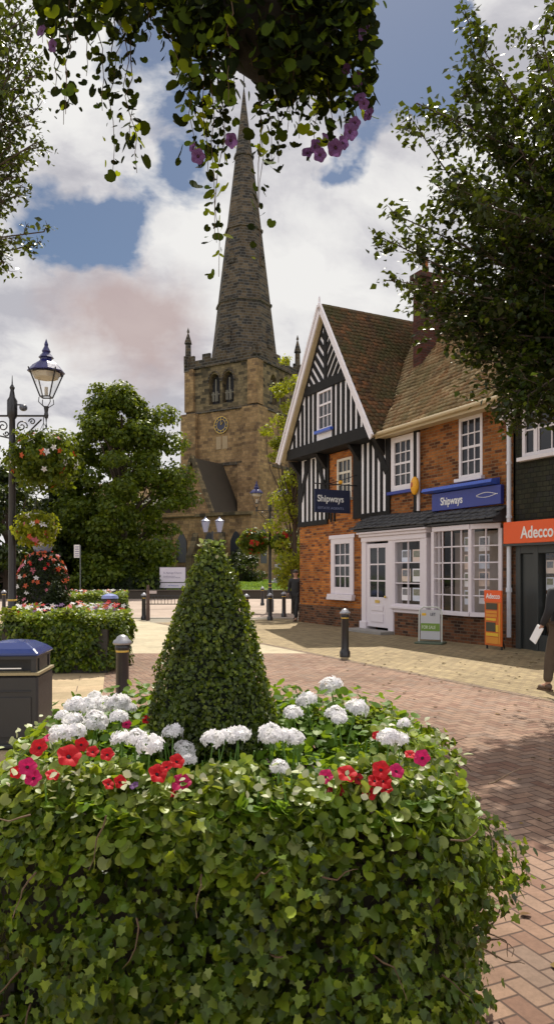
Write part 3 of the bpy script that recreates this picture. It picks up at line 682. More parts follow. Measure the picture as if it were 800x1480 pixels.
fs=thing('orange_fascia_sign','orange fascia sign with white lettering over the dark shop doorway','sign',FW(0.08,0,2.32)[:],ANG)
bx('sign_board',ORANGESIGN,fs,(0,5.0,-.22,-.10,0,.48),bevel=.006)
text('lettering','Adecco',.36,LETTER,fs,(.52,-.225,.11),sx=.80,bold=.006)
m=MB(); m.box(0,5.0,-.24,-.08,-.05,-.003); m.build('trim',DK,fs)
jb=thing('job_board','orange free standing job board with yellow vacancy cards leaning by the drainpipe','sign',FW(-.06,.62,0)[:],ANG)
m=MB(); m.box(-.26,.26,-.04,0,.09,1.30); m.build('panel',paint('job_orange',(.62,.13,.015),.4,.1,3),jb,bevel=.008)
bx('header',ORANGESIGN,jb,(-.262,.262,-.046,-.042,1.05,1.30))
text('lettering','Adecco',.16,LETTER,jb,(-.20,-.050,1.12),sx=.85,bold=.002)
YC=[paint('card_yellow',(.75,.45,.03),.6,.1,5),paint('card_dark',(.07,.06,.035),.6,.2,7),paint('card_orange',(.70,.28,.03),.6,.1,7)]
for i,(z0,z1,x0,x1,kk) in enumerate([(.88,1.02,-.2,.13,1),(.80,.85,-.2,.13,2),(.72,.78,-.2,.13,2),(.64,.69,-.2,.1,0),(.40,.60,-.2,.08,1),(.40,.55,.09,.17,0),(.3,.37,-.2,.17,0),(.14,.28,-.2,.17,2),(.14,1.02,.18,.23,2)]):
    bx('vacancy_card',YC[kk],jb,(x0,x1,-.052,-.044,z0,z1))
m=MB(); m.bar((-.22,.0,.0),(-.22,.0,.1),.03,.03); m.bar((.22,0,.0),(.22,0,.1),.03,.03); m.bar((0,.3,0),(0,.0,.9),.03,.02); m.build('leg',IRON,jb)
# A-board
ab=thing('pavement_sign','white A board with green band in a rounded metal frame outside the shops','sign',(3.60,17.1,.012),ANG+R(36))
for yy in (0,):
    m=MB(); pts=[(-.27,0,.05),(-.27,.02,.70),(-.25,.025,.80),(-.17,.03,.86),(.17,.03,.86),(.25,.025,.80),(.27,.02,.70),(.27,0,.05)]
    m.tube(pts,.018,8,); m.build('frame',paint('frame_silver',(.6,.62,.58),.35,.1,4,metal=.3),ab,smooth=True)
pn=bx('panel',paint('panel_grey',(.50,.50,.53),.5,.1,3),ab,(-.235,.235,-.0,.02,.10,.80))
bx('band',paint('band_green',(.16,.28,.04),.5,.1,6),pn,(-.225,.225,-.006,-.002,.30,.48))
text('lettering','FOR SALE',.11,paint('letter_pale',(.72,.76,.6),.5),pn,(-.2,-.010,.35),sx=.70)
text('lettering','LET',.10,MATS['navy_sign'],pn,(.0,-.006,.66),sx=.8)
bx('emblem',YC[0],pn,(-.2,-.10,-.006,-.002,.66,.72))
m=MB(); m.box(-.33,.33,-.2,.25,.0,.045); m.build('base',paint('base_green',(.10,.13,.09),.7,.2,5),ab,bevel=.012)
# ================================================================== CHURCH
CA=math.atan2(-.51,.86); C0=Vector((-2.06,72,0))
church=thing('church','old stone church with square clock tower and tall dark spire','church',C0[:],CA)
W=8.42
def arch(mb,c,half_w,z0,zs,ax,a0,a1,n=6):
    poly=[(c-half_w,z0),(c+half_w,z0),(c+half_w,zs)]
    for i in range(1,n): 
        g=i/n; poly.append((c+half_w*(1-g**1.0)*1.0, zs+half_w*1.5*math.sin(g*math.pi/2)))
    poly.append((c,zs+half_w*1.5))
    for i in range(n-1,0,-1):
        g=i/n; poly.append((c-half_w*(1-g), zs+half_w*1.5*math.sin(g*math.pi/2)))
    poly.append((c-half_w,zs)); mb.prism(poly,ax,a0,a1)
tw=MB(); tw.box(-W,0,0,W,0,18.3); tower=tw.build('tower',STONE,church)
t2=MB()
# belfry stage with real openings on the two visible faces
def face_with_arch(mb,fixed_ax,fixed,s0,s1,z0,z1,cs,hw,za,zs,depth):
    P=(lambda s,z,d=0:(s,fixed+d,z)) if fixed_ax==1 else (lambda s,z,d=0:(fixed-d,s,z))
    edges=[s0]
    for c in cs: edges+= [c-hw,c+hw]
    edges.append(s1)
    for a,b in zip(edges[0::2],edges[1::2]): mb.add([P(a,z0),P(b,z0),P(b,z1),P(a,z1)],[(0,1,2,3)])
    for c in cs:
        mb.add([P(c-hw,z0),P(c+hw,z0),P(c+hw,za),P(c-hw,za)],[(0,1,2,3)])
        n=8; prev=(c-hw,zs)
        for i in range(1,n+1):
            x=c-hw+2*hw*i/n; q=abs((x-c)/hw); z=zs+hw*1.35*math.sqrt(max(0,1-q**1.7)); cur=(x,z)
            mb.add([P(*prev),P(*cur),P(cur[0],z1),P(prev[0],z1)],[(0,1,2,3)])
            mb.add([P(*prev),P(*cur),P(cur[0],cur[1],depth),P(prev[0],prev[1],depth)],[(0,1,2,3)])
            prev=cur
        for x in (c-hw,c+hw): mb.add([P(x,za),P(x,zs),P(x,zs,depth),P(x,za,depth)],[(0,1,2,3)])
        mb.add([P(c-hw,za),P(c+hw,za),P(c+hw,za,depth),P(c-hw,za,depth)],[(0,1,2,3)])
face_with_arch(t2,1,0,-W,0,18.3,23.2,[-W/2-.85,-W/2+.85],.70,19.0,21.2,.7)
face_with_arch(t2,0,0,0,W,18.3,23.2,[W/2-.85,W/2+.85],.70,19.0,21.2,.7)
t2.add([(-W,0,18.3),(-W,W,18.3),(-W,W,23.2),(-W,0,23.2)],[(0,1,2,3)]); t2.add([(-W,W,18.3),(0,W,18.3),(0,W,23.2),(-W,W,23.2)],[(0,1,2,3)])
t2.box(-W,0,0,W,23.15,23.2); t2.build('belfry',STONE_GREY,tower)
m=MB(); m.box(-W+.7,-.7,.7,W-.7,18.4,23); m.build('belfry_recess_dark',paint('recess_dark',(.025,.025,.03),.8),tower)  # dark block, shade inside the belfry openings put into its colour
m=MB()
for c in (-W/2-.85,-W/2+.85):
    m.box(c-.05,c+.05,.25,.4,19.3,21.6); m.box(c-.5,c+.5,.2,.35,20.0,20.12)
    for k in (-.3,-.15,.15,.3): m.box(c+k-.03,c+k+.03,.1,.2,19.3,20.3)
for c in (W/2-.85,W/2+.85): m.box(-.4,-.25,c-.05,c+.05,19.3,21.6)
m.build('tracery',paint('pale_stone',(.20,.185,.15),.8,.2,4),tower)
m=MB()
for c in (-W/2-.85,-W/2+.85):                      # hood moulds
    pts=[]
    for i in range(9):
        q=-1+2*i/8; pts.append((c+q*.82,-.06,21.2+.82*1.4*math.sqrt(max(0,1-abs(q)**1.7))))
    m.tube(pts,.09,6)
for z,h_,p in ((18.2,.28,.16),(12.6,.28,.18),(22.9,.36,.22)):
    m.box(-W-p,p,-p,W+p,z,z+h_)
m.build('string_course',STONE_DARK,tower)
# buttresses
m=MB(); 
for z0,z1,p in ((0,12.6,1.0),(12.6,18.2,.7),(18.5,22.9,.35)):
    m.box(-1.3*p-.4,p*.8,-p*.8,1.3*p+.4-.0,z0,z1); m.box(-W-p*.8,-W+1.3*p+.4,-p*.8,1.3*p,z0,z1); m.box(-1.3*p,p*.8,W-1.3*p,W+p*.8,z0,z1)
m.build('buttress',STONE,tower)
# parapet
m=MB(); pz=23.26
for i in range(9):
    a=-W-.1+i*(W+.2)/8.5
    if i%2==0:
        m.box(a,a+.95,-.16,.1,pz,pz+1.05); m.box(-.1,.16,-a-.95-.0,-a,pz,pz+1.05); m.box(a,a+.95,W-.1,W+.16,pz,pz+1.05); m.box(-W-.16,-W+.1,-a-.95,-a,pz,pz+1.05)
m.box(-W-.14,.14,-.14,.08,pz,pz+.5); m.box(-.08,.14,-.14,W+.14,pz,pz+.5); m.box(-W-.14,-W+.08,-.14,W+.14,pz,pz+.5); m.box(-W-.14,.14,W-.08,W+.14,pz,pz+.5)
m.build('parapet',STONE_DARK,tower)
for (x,y_,hh) in ((-W,0,4.4),(0,W,4.6),(-W,W,4.2)):
    m=MB(); m.box(x-.32,x+.32,y_-.32,y_+.32,pz-.6,pz+.9); m.lathe([(.34,0),(.30,1.6),(.42,1.65),(.38,1.85),(.06,hh-1.6),(.16,hh-1.5),(.0,hh-1.0)],(x,y_,pz+.8),6); m.build('pinnacle',STONE_DARK,tower)
sp=MB(); prof=[(3.68,23.2)]
for k in range(1,26): z=23.2+30.3*k/26; prof.append((3.68*(1-k/26)+.05,z))
prof+= [(.06,53.5)]
sp.lathe(prof,(-W/2,W/2,0),8,ph=R(22.5)); 
for z in (30,38,46): 
    rr_=3.68*(1-(z-23.2)/30.3)+.1; sp.lathe([(rr_+.1,z),(rr_+.1,z+.22)],(-W/2,W/2,0),8,ph=R(22.5))
spire=sp.build('spire',STONE_DARK,church)
for z,hh in ((25.2,2.2),(34.0,1.4)):
    for g in (R(180+45+30.7-0),):
        for q in range(4):
            m=MB(); a=q*math.pi/2; rr_=3.68*math.cos(R(22.5))*(1-(z-23.2)/30.3)
            c=Vector((-W/2+rr_*math.cos(a),W/2+rr_*math.sin(a),z)); t_=Vector((-math.sin(a),math.cos(a),0)); n_=Vector((math.cos(a),math.sin(a),0))
            wd=.5 if z<30 else .3
            V=[c-t_*wd+n_*.2,c+t_*wd+n_*.2,c+t_*wd+n_*.2+Vector((0,0,hh*.6)),c+n_*.2+Vector((0,0,hh)),c-t_*wd+n_*.2+Vector((0,0,hh*.6))]
            B_2=[v-n_*1.0 for v in V]
            m.add(V+B_2,[(0,1,2,3,4),(9,8,7,6,5)]+[(i,i+5,(i+1)%5+5,(i+1)%5) for i in range(5)]); m.build('lucarne',STONE_DARK,spire)
m=MB(); m.tube([(-W/2,W/2,53.4),(-W/2,W/2,55.2)],.05,6); m.sphere((-W/2,W/2,54.0),.16); m.build('weather_vane',IRON,spire)
# clock
ck=MB(); cc=(-4.15,16.75); cl=.87
def disc(mb,cx,cz,r0,r1,y0,y1,n=28):
    for k in range(n):
        a=2*math.pi*k/n; b=2*math.pi*(k+1)/n
        q=[(cx+r0*math.cos(a),cz+r0*math.sin(a)),(cx+r1*math.cos(a),cz+r1*math.sin(a)),(cx+r1*math.cos(b),cz+r1*math.sin(b)),(cx+r0*math.cos(b),cz+r0*math.sin(b))]
        mb.prism(q,1,y0,y1)
disc(ck,*cc,.001,cl,-.10,-.02); clock=ck.build('clock_face',paint('clock_navy',(.02,.022,.05),.4,.1,4),church)
m=MB(); disc(m,*cc,cl-.06,cl,-.13,-.104); disc(m,*cc,cl-.33,cl-.29,-.13,-.104)
for k in range(12):
    a=R(30*k); m.bar((cc[0]+.58*math.cos(a),-.125,cc[1]+.58*math.sin(a)),(cc[0]+.80*math.cos(a),-.125,cc[1]+.80*math.sin(a)),.03,.09 if k%3 else .13,up=(0,1,0))
m.build('numerals',GOLD,clock)
m=MB(); m.bar((cc[0],-.16,cc[1]),(cc[0]+.28,-.16,cc[1]+.30),.03,.07,up=(0,1,0)); m.bar((cc[0],-.18,cc[1]),(cc[0]+.05,-.18,cc[1]+.66),.03,.05,up=(0,1,0)); m.build('hand',GOLD,clock)
m=MB(); m.box(-4.8,-4.2,-.06,0,14.3,15.6); m.box(-4.05,-3.4,-.06,0,14.3,15.6); m.build('panel',MATS['pale_stone'] if 0 else paint('panel_stone',(.34,.25,.15),.8,.2,4),church)
# transept roofs and walls towards us
LX0,LX1,LC=-6.2,-1.85,-4.0
m=MB(); m.prism([(LX0,0),(LX1,0),(LX1,7.6),(LC,12.3),(LX0,7.6)],1,-5,0.1); tr_=m.build('transept',STONE,church)
m=MB(); m.prism([(LX1+.25,7.35),(LC,12.75),(LC,12.5),(LX1+.1,7.3)],1,-5.0,.0); m.prism([(LX0-.25,7.35),(LC,12.75),(LC,12.5),(LX0-.1,7.3)],1,-5.0,.0); m.build('roof',paint('lead_roof',(.045,.034,.022),.75,.35,1.5),tr_)
m=MB(); 
for sgn in (-1,1): slant(m,LC+sgn*2.4,7.25,LC,12.85,.35,-5.3,-4.95)
m.build('gable_coping',STONE_GREY,tr_)
m=MB(); m.box(-9.5,5.5,-9.5,-1.0,0,6.9); m.box(-5.2,-.2,-9.8,-9.5,6.7,7.05); ai=m.build('aisle',STONE,church)
m=MB(); m.prism([(-9.8,6.9),(-9.8,7.1),(-5.0,9.2),(-4.9,6.9)],0,-9.5,-6.2); m.build('roof',MATS['lead_roof'],ai)
LG=paint('leaded_glass',(.02,.022,.03),.3,.1,4)
for c in (-7.5,-4.6,-1.8,1.2,4.0): m=MB(); arch(m,c,.55,2.6,4.4,1,-9.56,-9.45); m.build('lancet_window',LG,ai)
for c in (-7.5,-4.5): 
    m=MB(); m.add([(5.53,c-.5,2.5),(5.53,c+.5,2.5),(5.53,c+.5,5),(5.53,c,5.8),(5.53,c-.5,5)],[(0,1,2,3,4)]); m.build('lancet_window',LG,ai)
m=MB(); 
for c in (-9.3,-6.1,-3.2,-.3,2.6,5.3): m.prism([(-9.5,0),(-10.5,0),(-10.5,3.2),(-9.9,4.2),(-9.5,5.2)],0,c-.3,c+.3)
m.build('buttress',STONE_GREY,ai)
m=MB(); m.box(-9.7,5.7,-9.72,-9.5,6.6,6.86); m.build('parapet',STONE_GREY,ai)
# nave behind
m=MB(); m.prism([(.5,0),(8,0),(8,8),(4.2,12.5),(.5,8)],0,-26,-W+.1); nv=m.build('nave',STONE,church)
# ================================================================== CHURCHYARD THINGS
wl=thing('churchyard_wall','low dark stone wall along the front of the churchyard','wall',(0,47.4,0))
m=MB(); m.box(-60,60,-.25,.2,0,.50); m.build('wall_body',paint('dark_wall',(.06,.048,.036),.9,.4,1.2),wl)
m=MB(); m.box(-60,60,-.32,.27,.503,.58); m.build('coping',paint('dark_coping',(.10,.08,.06),.9,.4,1.5),wl,bevel=.02)
cr=thing('memorial_cross','pale stone cross on a stepped plinth on the churchyard grass','cross',(.16,55,.88))
m=MB(); m.box(-.6,.6,-.6,.6,-.1,.18); m.box(-.42,.42,-.42,.42,.18,.40); m.build('plinth',paint('cross_stone',(.42,.41,.42),.8,.2,3),cr,bevel=.02)
m=MB(); m.box(-.12,.12,-.1,.1,.40,1.75); m.box(-.32,.32,-.1,.1,1.22,1.44); m.box(-.18,.18,-.16,.16,.4,.6); m.build('cross_shaft',MATS['cross_stone'],cr,bevel=.02)
nbd=thing('notice_board','white church notice board on two short posts on the grass','notice board',(at(249.5,0,48.6).x,48.6,.45))
m=MB(); m.box(-.86,.86,-.02,.04,.62-.0,1.60); m.box(-.86,.86,-.02,.04,.22,.56); m.build('board',paint('board_white',(.62,.58,.66),.5,.05,2),nbd)
for s in (-.48,.48):
    m=MB(); m.box(s-.06,s+.06,.045,.12,-.2,1.55); m.build('post',IRON,nbd)
m=MB(); m.box(-.9,.9,-.035,-.022,.565,.61); m.box(-.9,-.86,-.03,.05,.2,1.64); m.box(.86,.9,-.03,.05,.2,1.64); m.box(-.9,.9,-.03,.05,1.60,1.64); m.build('frame',IRON,nbd)
GREYL=paint('letter_mid',(.22,.2,.3),.6)
text('lettering','St Alphege Church',.17,GREYL,nbd,(-.62,-.025,1.18),sx=.95)
text('small_lettering','Solihull Parish Church\nServices and Visitors Welcome',.09,GREYL,nbd,(-.62,-.025,.98),sx=1)
text('small_lettering','All Welcome',.12,paint('letter_blue',(.1,.12,.4),.6),nbd,(-.3,-.025,.34),sx=1.1)
bs=thing('bus_stop_flag','small white notice plate on a thin grey pole by the dark trees','sign',(at(112,0,45).x,45,0))
m=MB(); m.tube([(.18,0,0),(.18,0,3.4)],.035,6); m.build('pole',paint('pole_grey',(.12,.13,.13),.6),bs)
m=MB(); m.box(-.2,.14,-.03,.03,2.62,3.42); m.build('plate',paint('plate_white',(.66,.64,.62),.5),bs)
m=MB(); 
for k in range(5): m.box(-.13,.1,-.04,-.032,2.70+k*.14,2.76+k*.14)
m.build('printed_rows',GREYL,bs)
# rail by the road
rl=thing('guard_rail','low black railing with closely spaced bars beside the road','railing',(0,33.5,0))
x0,x1=at(209,0,33.5).x,at(330,0,33.5).x
m=MB(); m.bar((x0,0,.62),(x1,0,.62),.05,.05); m.bar((x0,0,.24),(x1,0,.24),.04,.04); m.build('rail',IRON,rl)
m=MB(); 
for i in range(26): x=x0+(x1-x0)*i/25; m.bar((x,0,.24),(x,0,.62),.022,.022)
m.build('bars',IRON,rl)
for x in (x0,(x0+x1)/2,x1):
    m=MB(); m.box(x-.05,x+.05,-.04,.04,0,.72); m.build('post',IRON,rl)
gv=thing('litter_post','short brown post with a pale plate standing next to the far left bollard','post',(at(214,0,25.6).x,25.6,0))
m=MB(); m.tube([(0,0,0),(0,0,.9),(0,0,1.25)],[.07,.06,.05],8); m.build('post',paint('brown_post',(.09,.055,.045),.6),gv)
m=MB(); m.box(.0,.3,-.02,.02,.95,1.05); m.build('plate',paint('plate_pink',(.5,.42,.42),.5),gv)
# ================================================================== BOLLARDS
def make_bollard():
    t=thing('bollard','',"bollard",(0,0,0),0,'black bollards with pale caps')
    m=MB(); m.lathe([(.105,0),(.105,.10),(.085,.13),(.078,.16),(.072,.78),(.085,.80),(.085,.83),(.07,.85)],(0,0,0),16); m.build('shaft',IRON,t,smooth=True)
    m=MB(); m.lathe([(.074,0),(.078,.012),(.074,.025)],(0,0,.762),16); m.build('gold_ring',GOLD,t,smooth=True)
    m=MB(); m.lathe([(.10,0),(.11,.02),(.10,.045),(.075,.06),(.06,.09),(.02,.11)],(0,0,.85),16); m.build('cap',SILVER,t,smooth=True)
    return t
bol=make_bollard()
for i,(px,Y,lb) in enumerate([(498,14.46,'black bollard standing alone on the brick paving before the white shop door'),
        (177,8.34,'tall near bollard between the litter bin and the clipped cone'),
        (208,25.9,'bollard at the left end of the low railing'),
        (390,25.6,'middle bollard under the far lamp post'),
        (410,27.6,'bollard beside the far lamp post nearest the brick corner'),
        (379,37.5,'smallest and farthest bollard beyond the road edge'),
        (356,24.5,'bollard partly hidden by the right side of the clipped cone'),
        (6,30.0,'bollard at the left edge of the photo beyond the ivy planter')]):
    b=bol if i==0 else copy_tree(bol)
    b.location=((px-400)/F*Y,Y,.01); b['label']=lb
# ================================================================== LAMP POSTS
BLUEBLACK=paint('lamp_blue',(.018,.018,.11),.3,.15,5)
def scroll(mb,c,r,turns,sx,sz,w=.012):
    pts=[]
    for i in range(22):
        a=i/21*turns*2*math.pi; q=r*(1-i/26); pts.append((c[0]+sx*q*math.cos(a),c[1],c[2]+sz*q*math.sin(a)))
    mb.tube(pts,w,5)
def make_lamp(arm=.58):
    t=thing('lamp_post','','lamp post')
    m=MB(); m.lathe([(.16,0),(.16,.5),(.13,.56),(.11,.9),(.075,1.0),(.065,1.4),(.055,3.6),(.075,3.64),(.055,3.7),(.05,4.3),(.085,4.36),(.085,4.62),(.05,4.68),(.03,4.80),(.045,4.84),(.012,4.9),(.004,5.05)],(0,0,0),14)
    pole=m.build('pole',IRON,t,smooth=True)
    m=MB()
    for z in (1.05,1.2): m.lathe([(.075,0),(.085,.015),(.075,.03)],(0,0,z),12)
    m.build('collar',GOLD,pole)
    for s in (-1,1):
        m=MB(); m.tube([(0,0,4.36),(s*arm,0,4.36)],.018,6); m.tube([(s*.05,0,3.98),(s*.22,0,4.02),(s*.36,0,4.16),(s*(arm-.08),0,4.3)],.014,6)
        scroll(m,(s*.16,0,4.18),.10,1.4,s,1); scroll(m,(s*.34,0,4.26),.06,1.3,-s,1); scroll(m,(s*.10,0,4.06),.05,1.2,s,-1)
        m.build('arm',IRON,t)
        cx=s*arm
        m=MB(); m.lathe([(.03,0),(.04,.05),(.03,.1),(.045,.2)],(cx,0,4.32),10); m.lathe([(.0,-.22),(.018,-.16),(.006,-.1),(.016,-.02),(.03,.0)],(cx,0,4.34),8)
        for a in range(4):
            g=a*math.pi/2+math.pi/4; q=(math.cos(g),math.sin(g))
            m.tube([(cx+.03*q[0],q[1]*.03,4.5),(cx+.14*q[0],q[1]*.14,4.58),(cx+.13*q[0],q[1]*.13,4.66)],.008,5)
            m.bar((cx+.115*q[0],q[1]*.115,4.68),(cx+.30*q[0],q[1]*.30,5.09),.018,.018)
            m.tube([(cx+.30*q[0],q[1]*.30,5.08),(cx+.325*q[0],q[1]*.325,5.14)],.012,5)
        for z,rr_ in ((4.68,.115),(5.09,.30)):
            for a in range(4):
                g=a*math.pi/2+math.pi/4; h_=g+math.pi/2
                m.bar((cx+rr_*math.cos(g),rr_*math.sin(g),z),(cx+rr_*math.cos(h_),rr_*math.sin(h_),z),.018,.018)
        ln=m.build('lantern',IRON,t)
        m=MB(); m.lathe([(.11,4.69),(.29,5.08)],(cx,0,0),4,ph=math.pi/4); m.build('glass',LAMPGLASS,ln)
        m=MB(); m.lathe([(.31,5.10),(.31,5.115),(.22,5.22),(.12,5.29),(.10,5.31),(.10,5.34),(.13,5.35),(.06,5.44),(.075,5.46),(.03,5.55),(.035,5.58),(.0,5.68)],(cx,0,0),8,ph=R(22.5)); m.build('lantern_roof',BLUEBLACK,ln)
        m=MB(); m.lathe([(.20,5.0),(.24,5.08)],(cx,0,0),10); m.lathe([(.03,4.7),(.03,4.85)],(cx,0,0),6); m.build('reflector',paint('reflector',(.5,.47,.4),.4),ln)
    return t
lamp=make_lamp(); lamp['label']='near black lamp post with blue topped lantern at left edge behind the ivy planter'
lamp['group']='double armed lamp posts'
lamp.location=(at(18,0,12.4).x,12.4,0)
l2=copy_tree(lamp); l2['label']='far black lamp post in front of the church beside the brick shop corner'; l2.location=(at(390,0,31.3).x,31.3,0)
cm=thing('security_camera','small grey dome camera on the side of the near lamp post','camera',(lamp.location.x+.08,12.4,4.50))
m=MB(); m.tube([(0,0,.05),(.08,0,.05)],.015,6); m.sphere((.11,0,0),(.07,.07,.06),10,8); m.build('dome',paint('dome_grey',(.10,.11,.14),.3),cm,smooth=True)
# twin globe lamp by the church (far)
tl=thing('street_light','distant twin headed pale street light in front of the church wall','street light',(at(307,0,44).x,44,0))
m=MB(); m.tube([(0,0,0),(0,0,4.2)],.06,8); m.bar((-.5,0,4.1),(.5,0,4.1),.05,.05); m.build('pole',IRON,tl)
for s in (-.42,.42):
    m=MB(); m.lathe([(.12,4.15),(.26,4.75),(.22,4.8)],(s,0,0),8); m.lathe([(.30,4.82),(.1,4.95),(0,5.1)],(s,0,0),8); m.build('lamp_head',paint('pale_blue_lamp',(.28,.30,.42),.3),tl)
# ================================================================== FLOWER PARTS
FL_T=[];FL_F=[]
for k in range(5):
    a=2*math.pi*k/5; c,s=math.cos(a),math.sin(a); b=len(FL_T)
    for (u,v,w_) in ((0,0,0),(.28,.5,.12),(0,1,.02),(-.28,.5,.12)): FL_T.append((c*v-s*u,s*v+c*u,w_))
    FL_F.append((b,b+1,b+2,b+3))
def blossoms(name,pts,nrm,size,mat,parent,jit=.35):
    n=len(pts); nn=nrmz(np.asarray(nrm,float)+rng.normal(0,jit,(n,3)))
    return inst_mesh(name,FL_T,FL_F,frames(nn,rng.normal(0,1,(n,3)),np.ones(n)*size*rng.uniform(.8,1.2,n)),np.asarray(pts),mat,parent)
# ------------------------------------------------------------------ geranium heads of the near planter
def make_geranium(r,seed):
    st=np.random.default_rng(seed); g=thing('geranium','','geranium')
    n=64; d=nrmz(st.normal(0,1,(n,3))); d[:,2]=np.abs(d[:,2])*1.0-.18; d=nrmz(d)
    d2=d*np.array([r,r,r*.9])*st.uniform(.8,1.08,(n,1))
    blossoms('flower_head',d2,d,r*.42,P_WHITE,g,.25)
    m=MB(); m.tube([(.01,.01,-.15),(.006,.0,-.08),(0,0,-.0)],[.004,.0035,.003],6)
    for k in range(8): m.tube([(0,0,-.02),tuple(d2[k*4]*.8)],.0015,4)
    m.build('stem',paint('stem_green',(.10,.20,.03),.5),g)
    return g
PC=Vector((-.2,2.95))
def bedz(X,Y): return .96+.06*math.sin(X*5)*math.cos(Y*4)
GER={'left mound beside the litter bin':[(137,1009,9),(112,1024,15),(128,1021,12),(148,1020,14),(172,1018,14),(186,1024,9),(92,1038,10),(106,1043,12),(138,1043,14),(172,1038,11),(88,1062,14),(110,1060,13)],
 'row left of the clipped cone':[(176,1070,13),(196,1068,13),(217,1078,16),(250,1060,12),(266,1084,12),(272,1100,11)],
 'row in front of the clipped cone':[(308,1070,14),(326,1068,12),(345,1064,14),(390,1063,15),(408,1066,13),(425,1068,12),(403,1110,11)],
 'scattered plants right of the cone':[(423,1032,11),(443,1014,13),(478,993,14),(484,1033,12),(490,1040,9),(515,1026,14),(583,1047,8),(562,1068,14),(577,1070,11)]}
ORD=['first','second','third','fourth','fifth','sixth','seventh','eighth','ninth','tenth','eleventh','twelfth','thirteenth','fourteenth','fifteenth','sixteenth']
protos=[make_geranium(.046,11),make_geranium(.046,12),make_geranium(.046,13)]; used=0
def stalk_point(px,py,zt):
    # the depth at which this pixel's ray reaches height zt
    return at(px,py,(H-zt)*F/(py-HZ))
for nm,L in GER.items():
    L=sorted(L)
    for i,(px,py,rp) in enumerate(L):
        zt=1.11+.015*math.sin(px) if py<1082 else 1.03
        p=stalk_point(px,py,zt)
        if p.y>3.72: p=at(px,py,3.70)
        src=protos[used%3]; g=src if used<3 else copy_tree(src); used+=1
        g.location=p; g.rotation_euler=(random.uniform(-.25,.25),random.uniform(-.25,.25),random.uniform(0,6.28))
        k=1.12*rp/F*p.y/.046; g.scale=(k,k,k)
        g['label']=f'white geranium, {ORD[i]} from left in the {nm}'; g['group']='white geraniums of the near planter'
# ------------------------------------------------------------------ petunias
def make_petunia(mat,r=.034):
    t=thing('petunia','','petunia'); n=30; pr=[(.10,-.55),(.14,-.3),(.3,-.08),(.62,.05),(1.0,.02)]
    V=[];Fc=[]
    for j,(q,z) in enumerate(pr):
        for k in range(n):
            a=2*math.pi*k/n; wv=1+(.09*math.cos(5*a) if j>=3 else 0); zz=z+(.07*math.sin(5*a+j)+.03*math.cos(11*a) if j>=3 else 0)
            V.append((q*wv*math.cos(a)*r,q*wv*math.sin(a)*r,zz*r))
    for j in range(len(pr)-1):
        for k in range(n): k2=(k+1)%n; Fc.append((j*n+k,j*n+k2,(j+1)*n+k2,(j+1)*n+k))
    m=MB(); m.add(V,Fc); m.build('corolla',mat,t,smooth=True)
    m=MB(); m.sphere((0,0,-.2*r),(.2*r,.2*r,.12*r),8,6); m.build('throat',paint('throat_dark',(.03,.004,.008),.7),t)
    m=MB(); m.tube([(0,0,-.5*r),(.004,0,-1.3*r),(.01,.004,-2.1*r)],.0022,5); m.build('stem',MATS['stem_green'],t)
    return t
PET=[(100,1092,17,P_RED,'large red'),(56,1080,13,P_RED,'red'),(70,1066,8,P_MAG,'magenta'),(40,1108,13,P_MAG,'magenta'),(24,1116,9,P_RED,'red'),(48,1124,12,P_MAG,'magenta'),(76,1120,10,P_RED,'red'),(118,1076,10,P_RED,'red'),(134,1086,9,P_RED,'red'),(155,1090,10,P_RED,'red'),(183,1046,7,P_MAG,'magenta'),(211,1040,6,P_RED,'red'),(157,1133,9,P_RED,'red'),(174,1130,10,P_RED,'red'),(194,1135,7,P_LIL,'purple'),(228,1118,14,P_RED,'red'),(240,1108,9,P_RED,'red'),(256,1100,11,P_RED,'red'),(262,1131,14,P_MAG,'magenta'),(247,1145,9,P_RED,'red'),(210,1176,9,P_ORG,'orange')]
PET2=[(470,1122,11,P_MAG,'magenta'),(501,1118,14,P_RED,'red'),(484,1144,13,P_DARK,'dark red'),(533,1144,12,P_RED,'red'),(550,1112,13,P_RED,'red'),(553,1128,12,P_RED,'red'),(573,1114,11,P_MAG,'magenta'),(544,1063,7,P_RED,'red'),(592,1090,8,P_RED,'red'),(609,1095,12,P_MAG,'magenta'),(541,1128,10,P_RED,'red'),(558,1140,9,P_RED,'red'),(518,1126,8,P_DARK,'dark red')]
pp_={}
for side,L in (('left of the clipped cone',PET),('right of the clipped cone',PET2)):
    cnt={}
    for px,py,rp,mt,cn in sorted(L,key=lambda q:q[0]):
        cnt[cn]=cnt.get(cn,0)+1
        if mt.name not in pp_: pp_[mt.name]=make_petunia(mt); g=pp_[mt.name]
        else: g=copy_tree(pp_[mt.name])
        p=stalk_point(px,py,1.09)
        if p.y<2.3: p=at(px,py,2.3)
        d=(Vector((0,0,H))-p).normalized(); d=(d*.75+Vector((random.uniform(-.5,.5),random.uniform(-.3,.3),random.uniform(.1,.7)))).normalized()
        g.location=p; g.rotation_euler=d.to_track_quat('Z','Y').to_euler()
        k=rp/F*p.y/.034; g.scale=(k,k,k)
        g['label']=f'{cn} petunia, {ORD[cnt[cn]-1]} of its colour from left, growing {side}'; g['group']='petunias of the near planter'
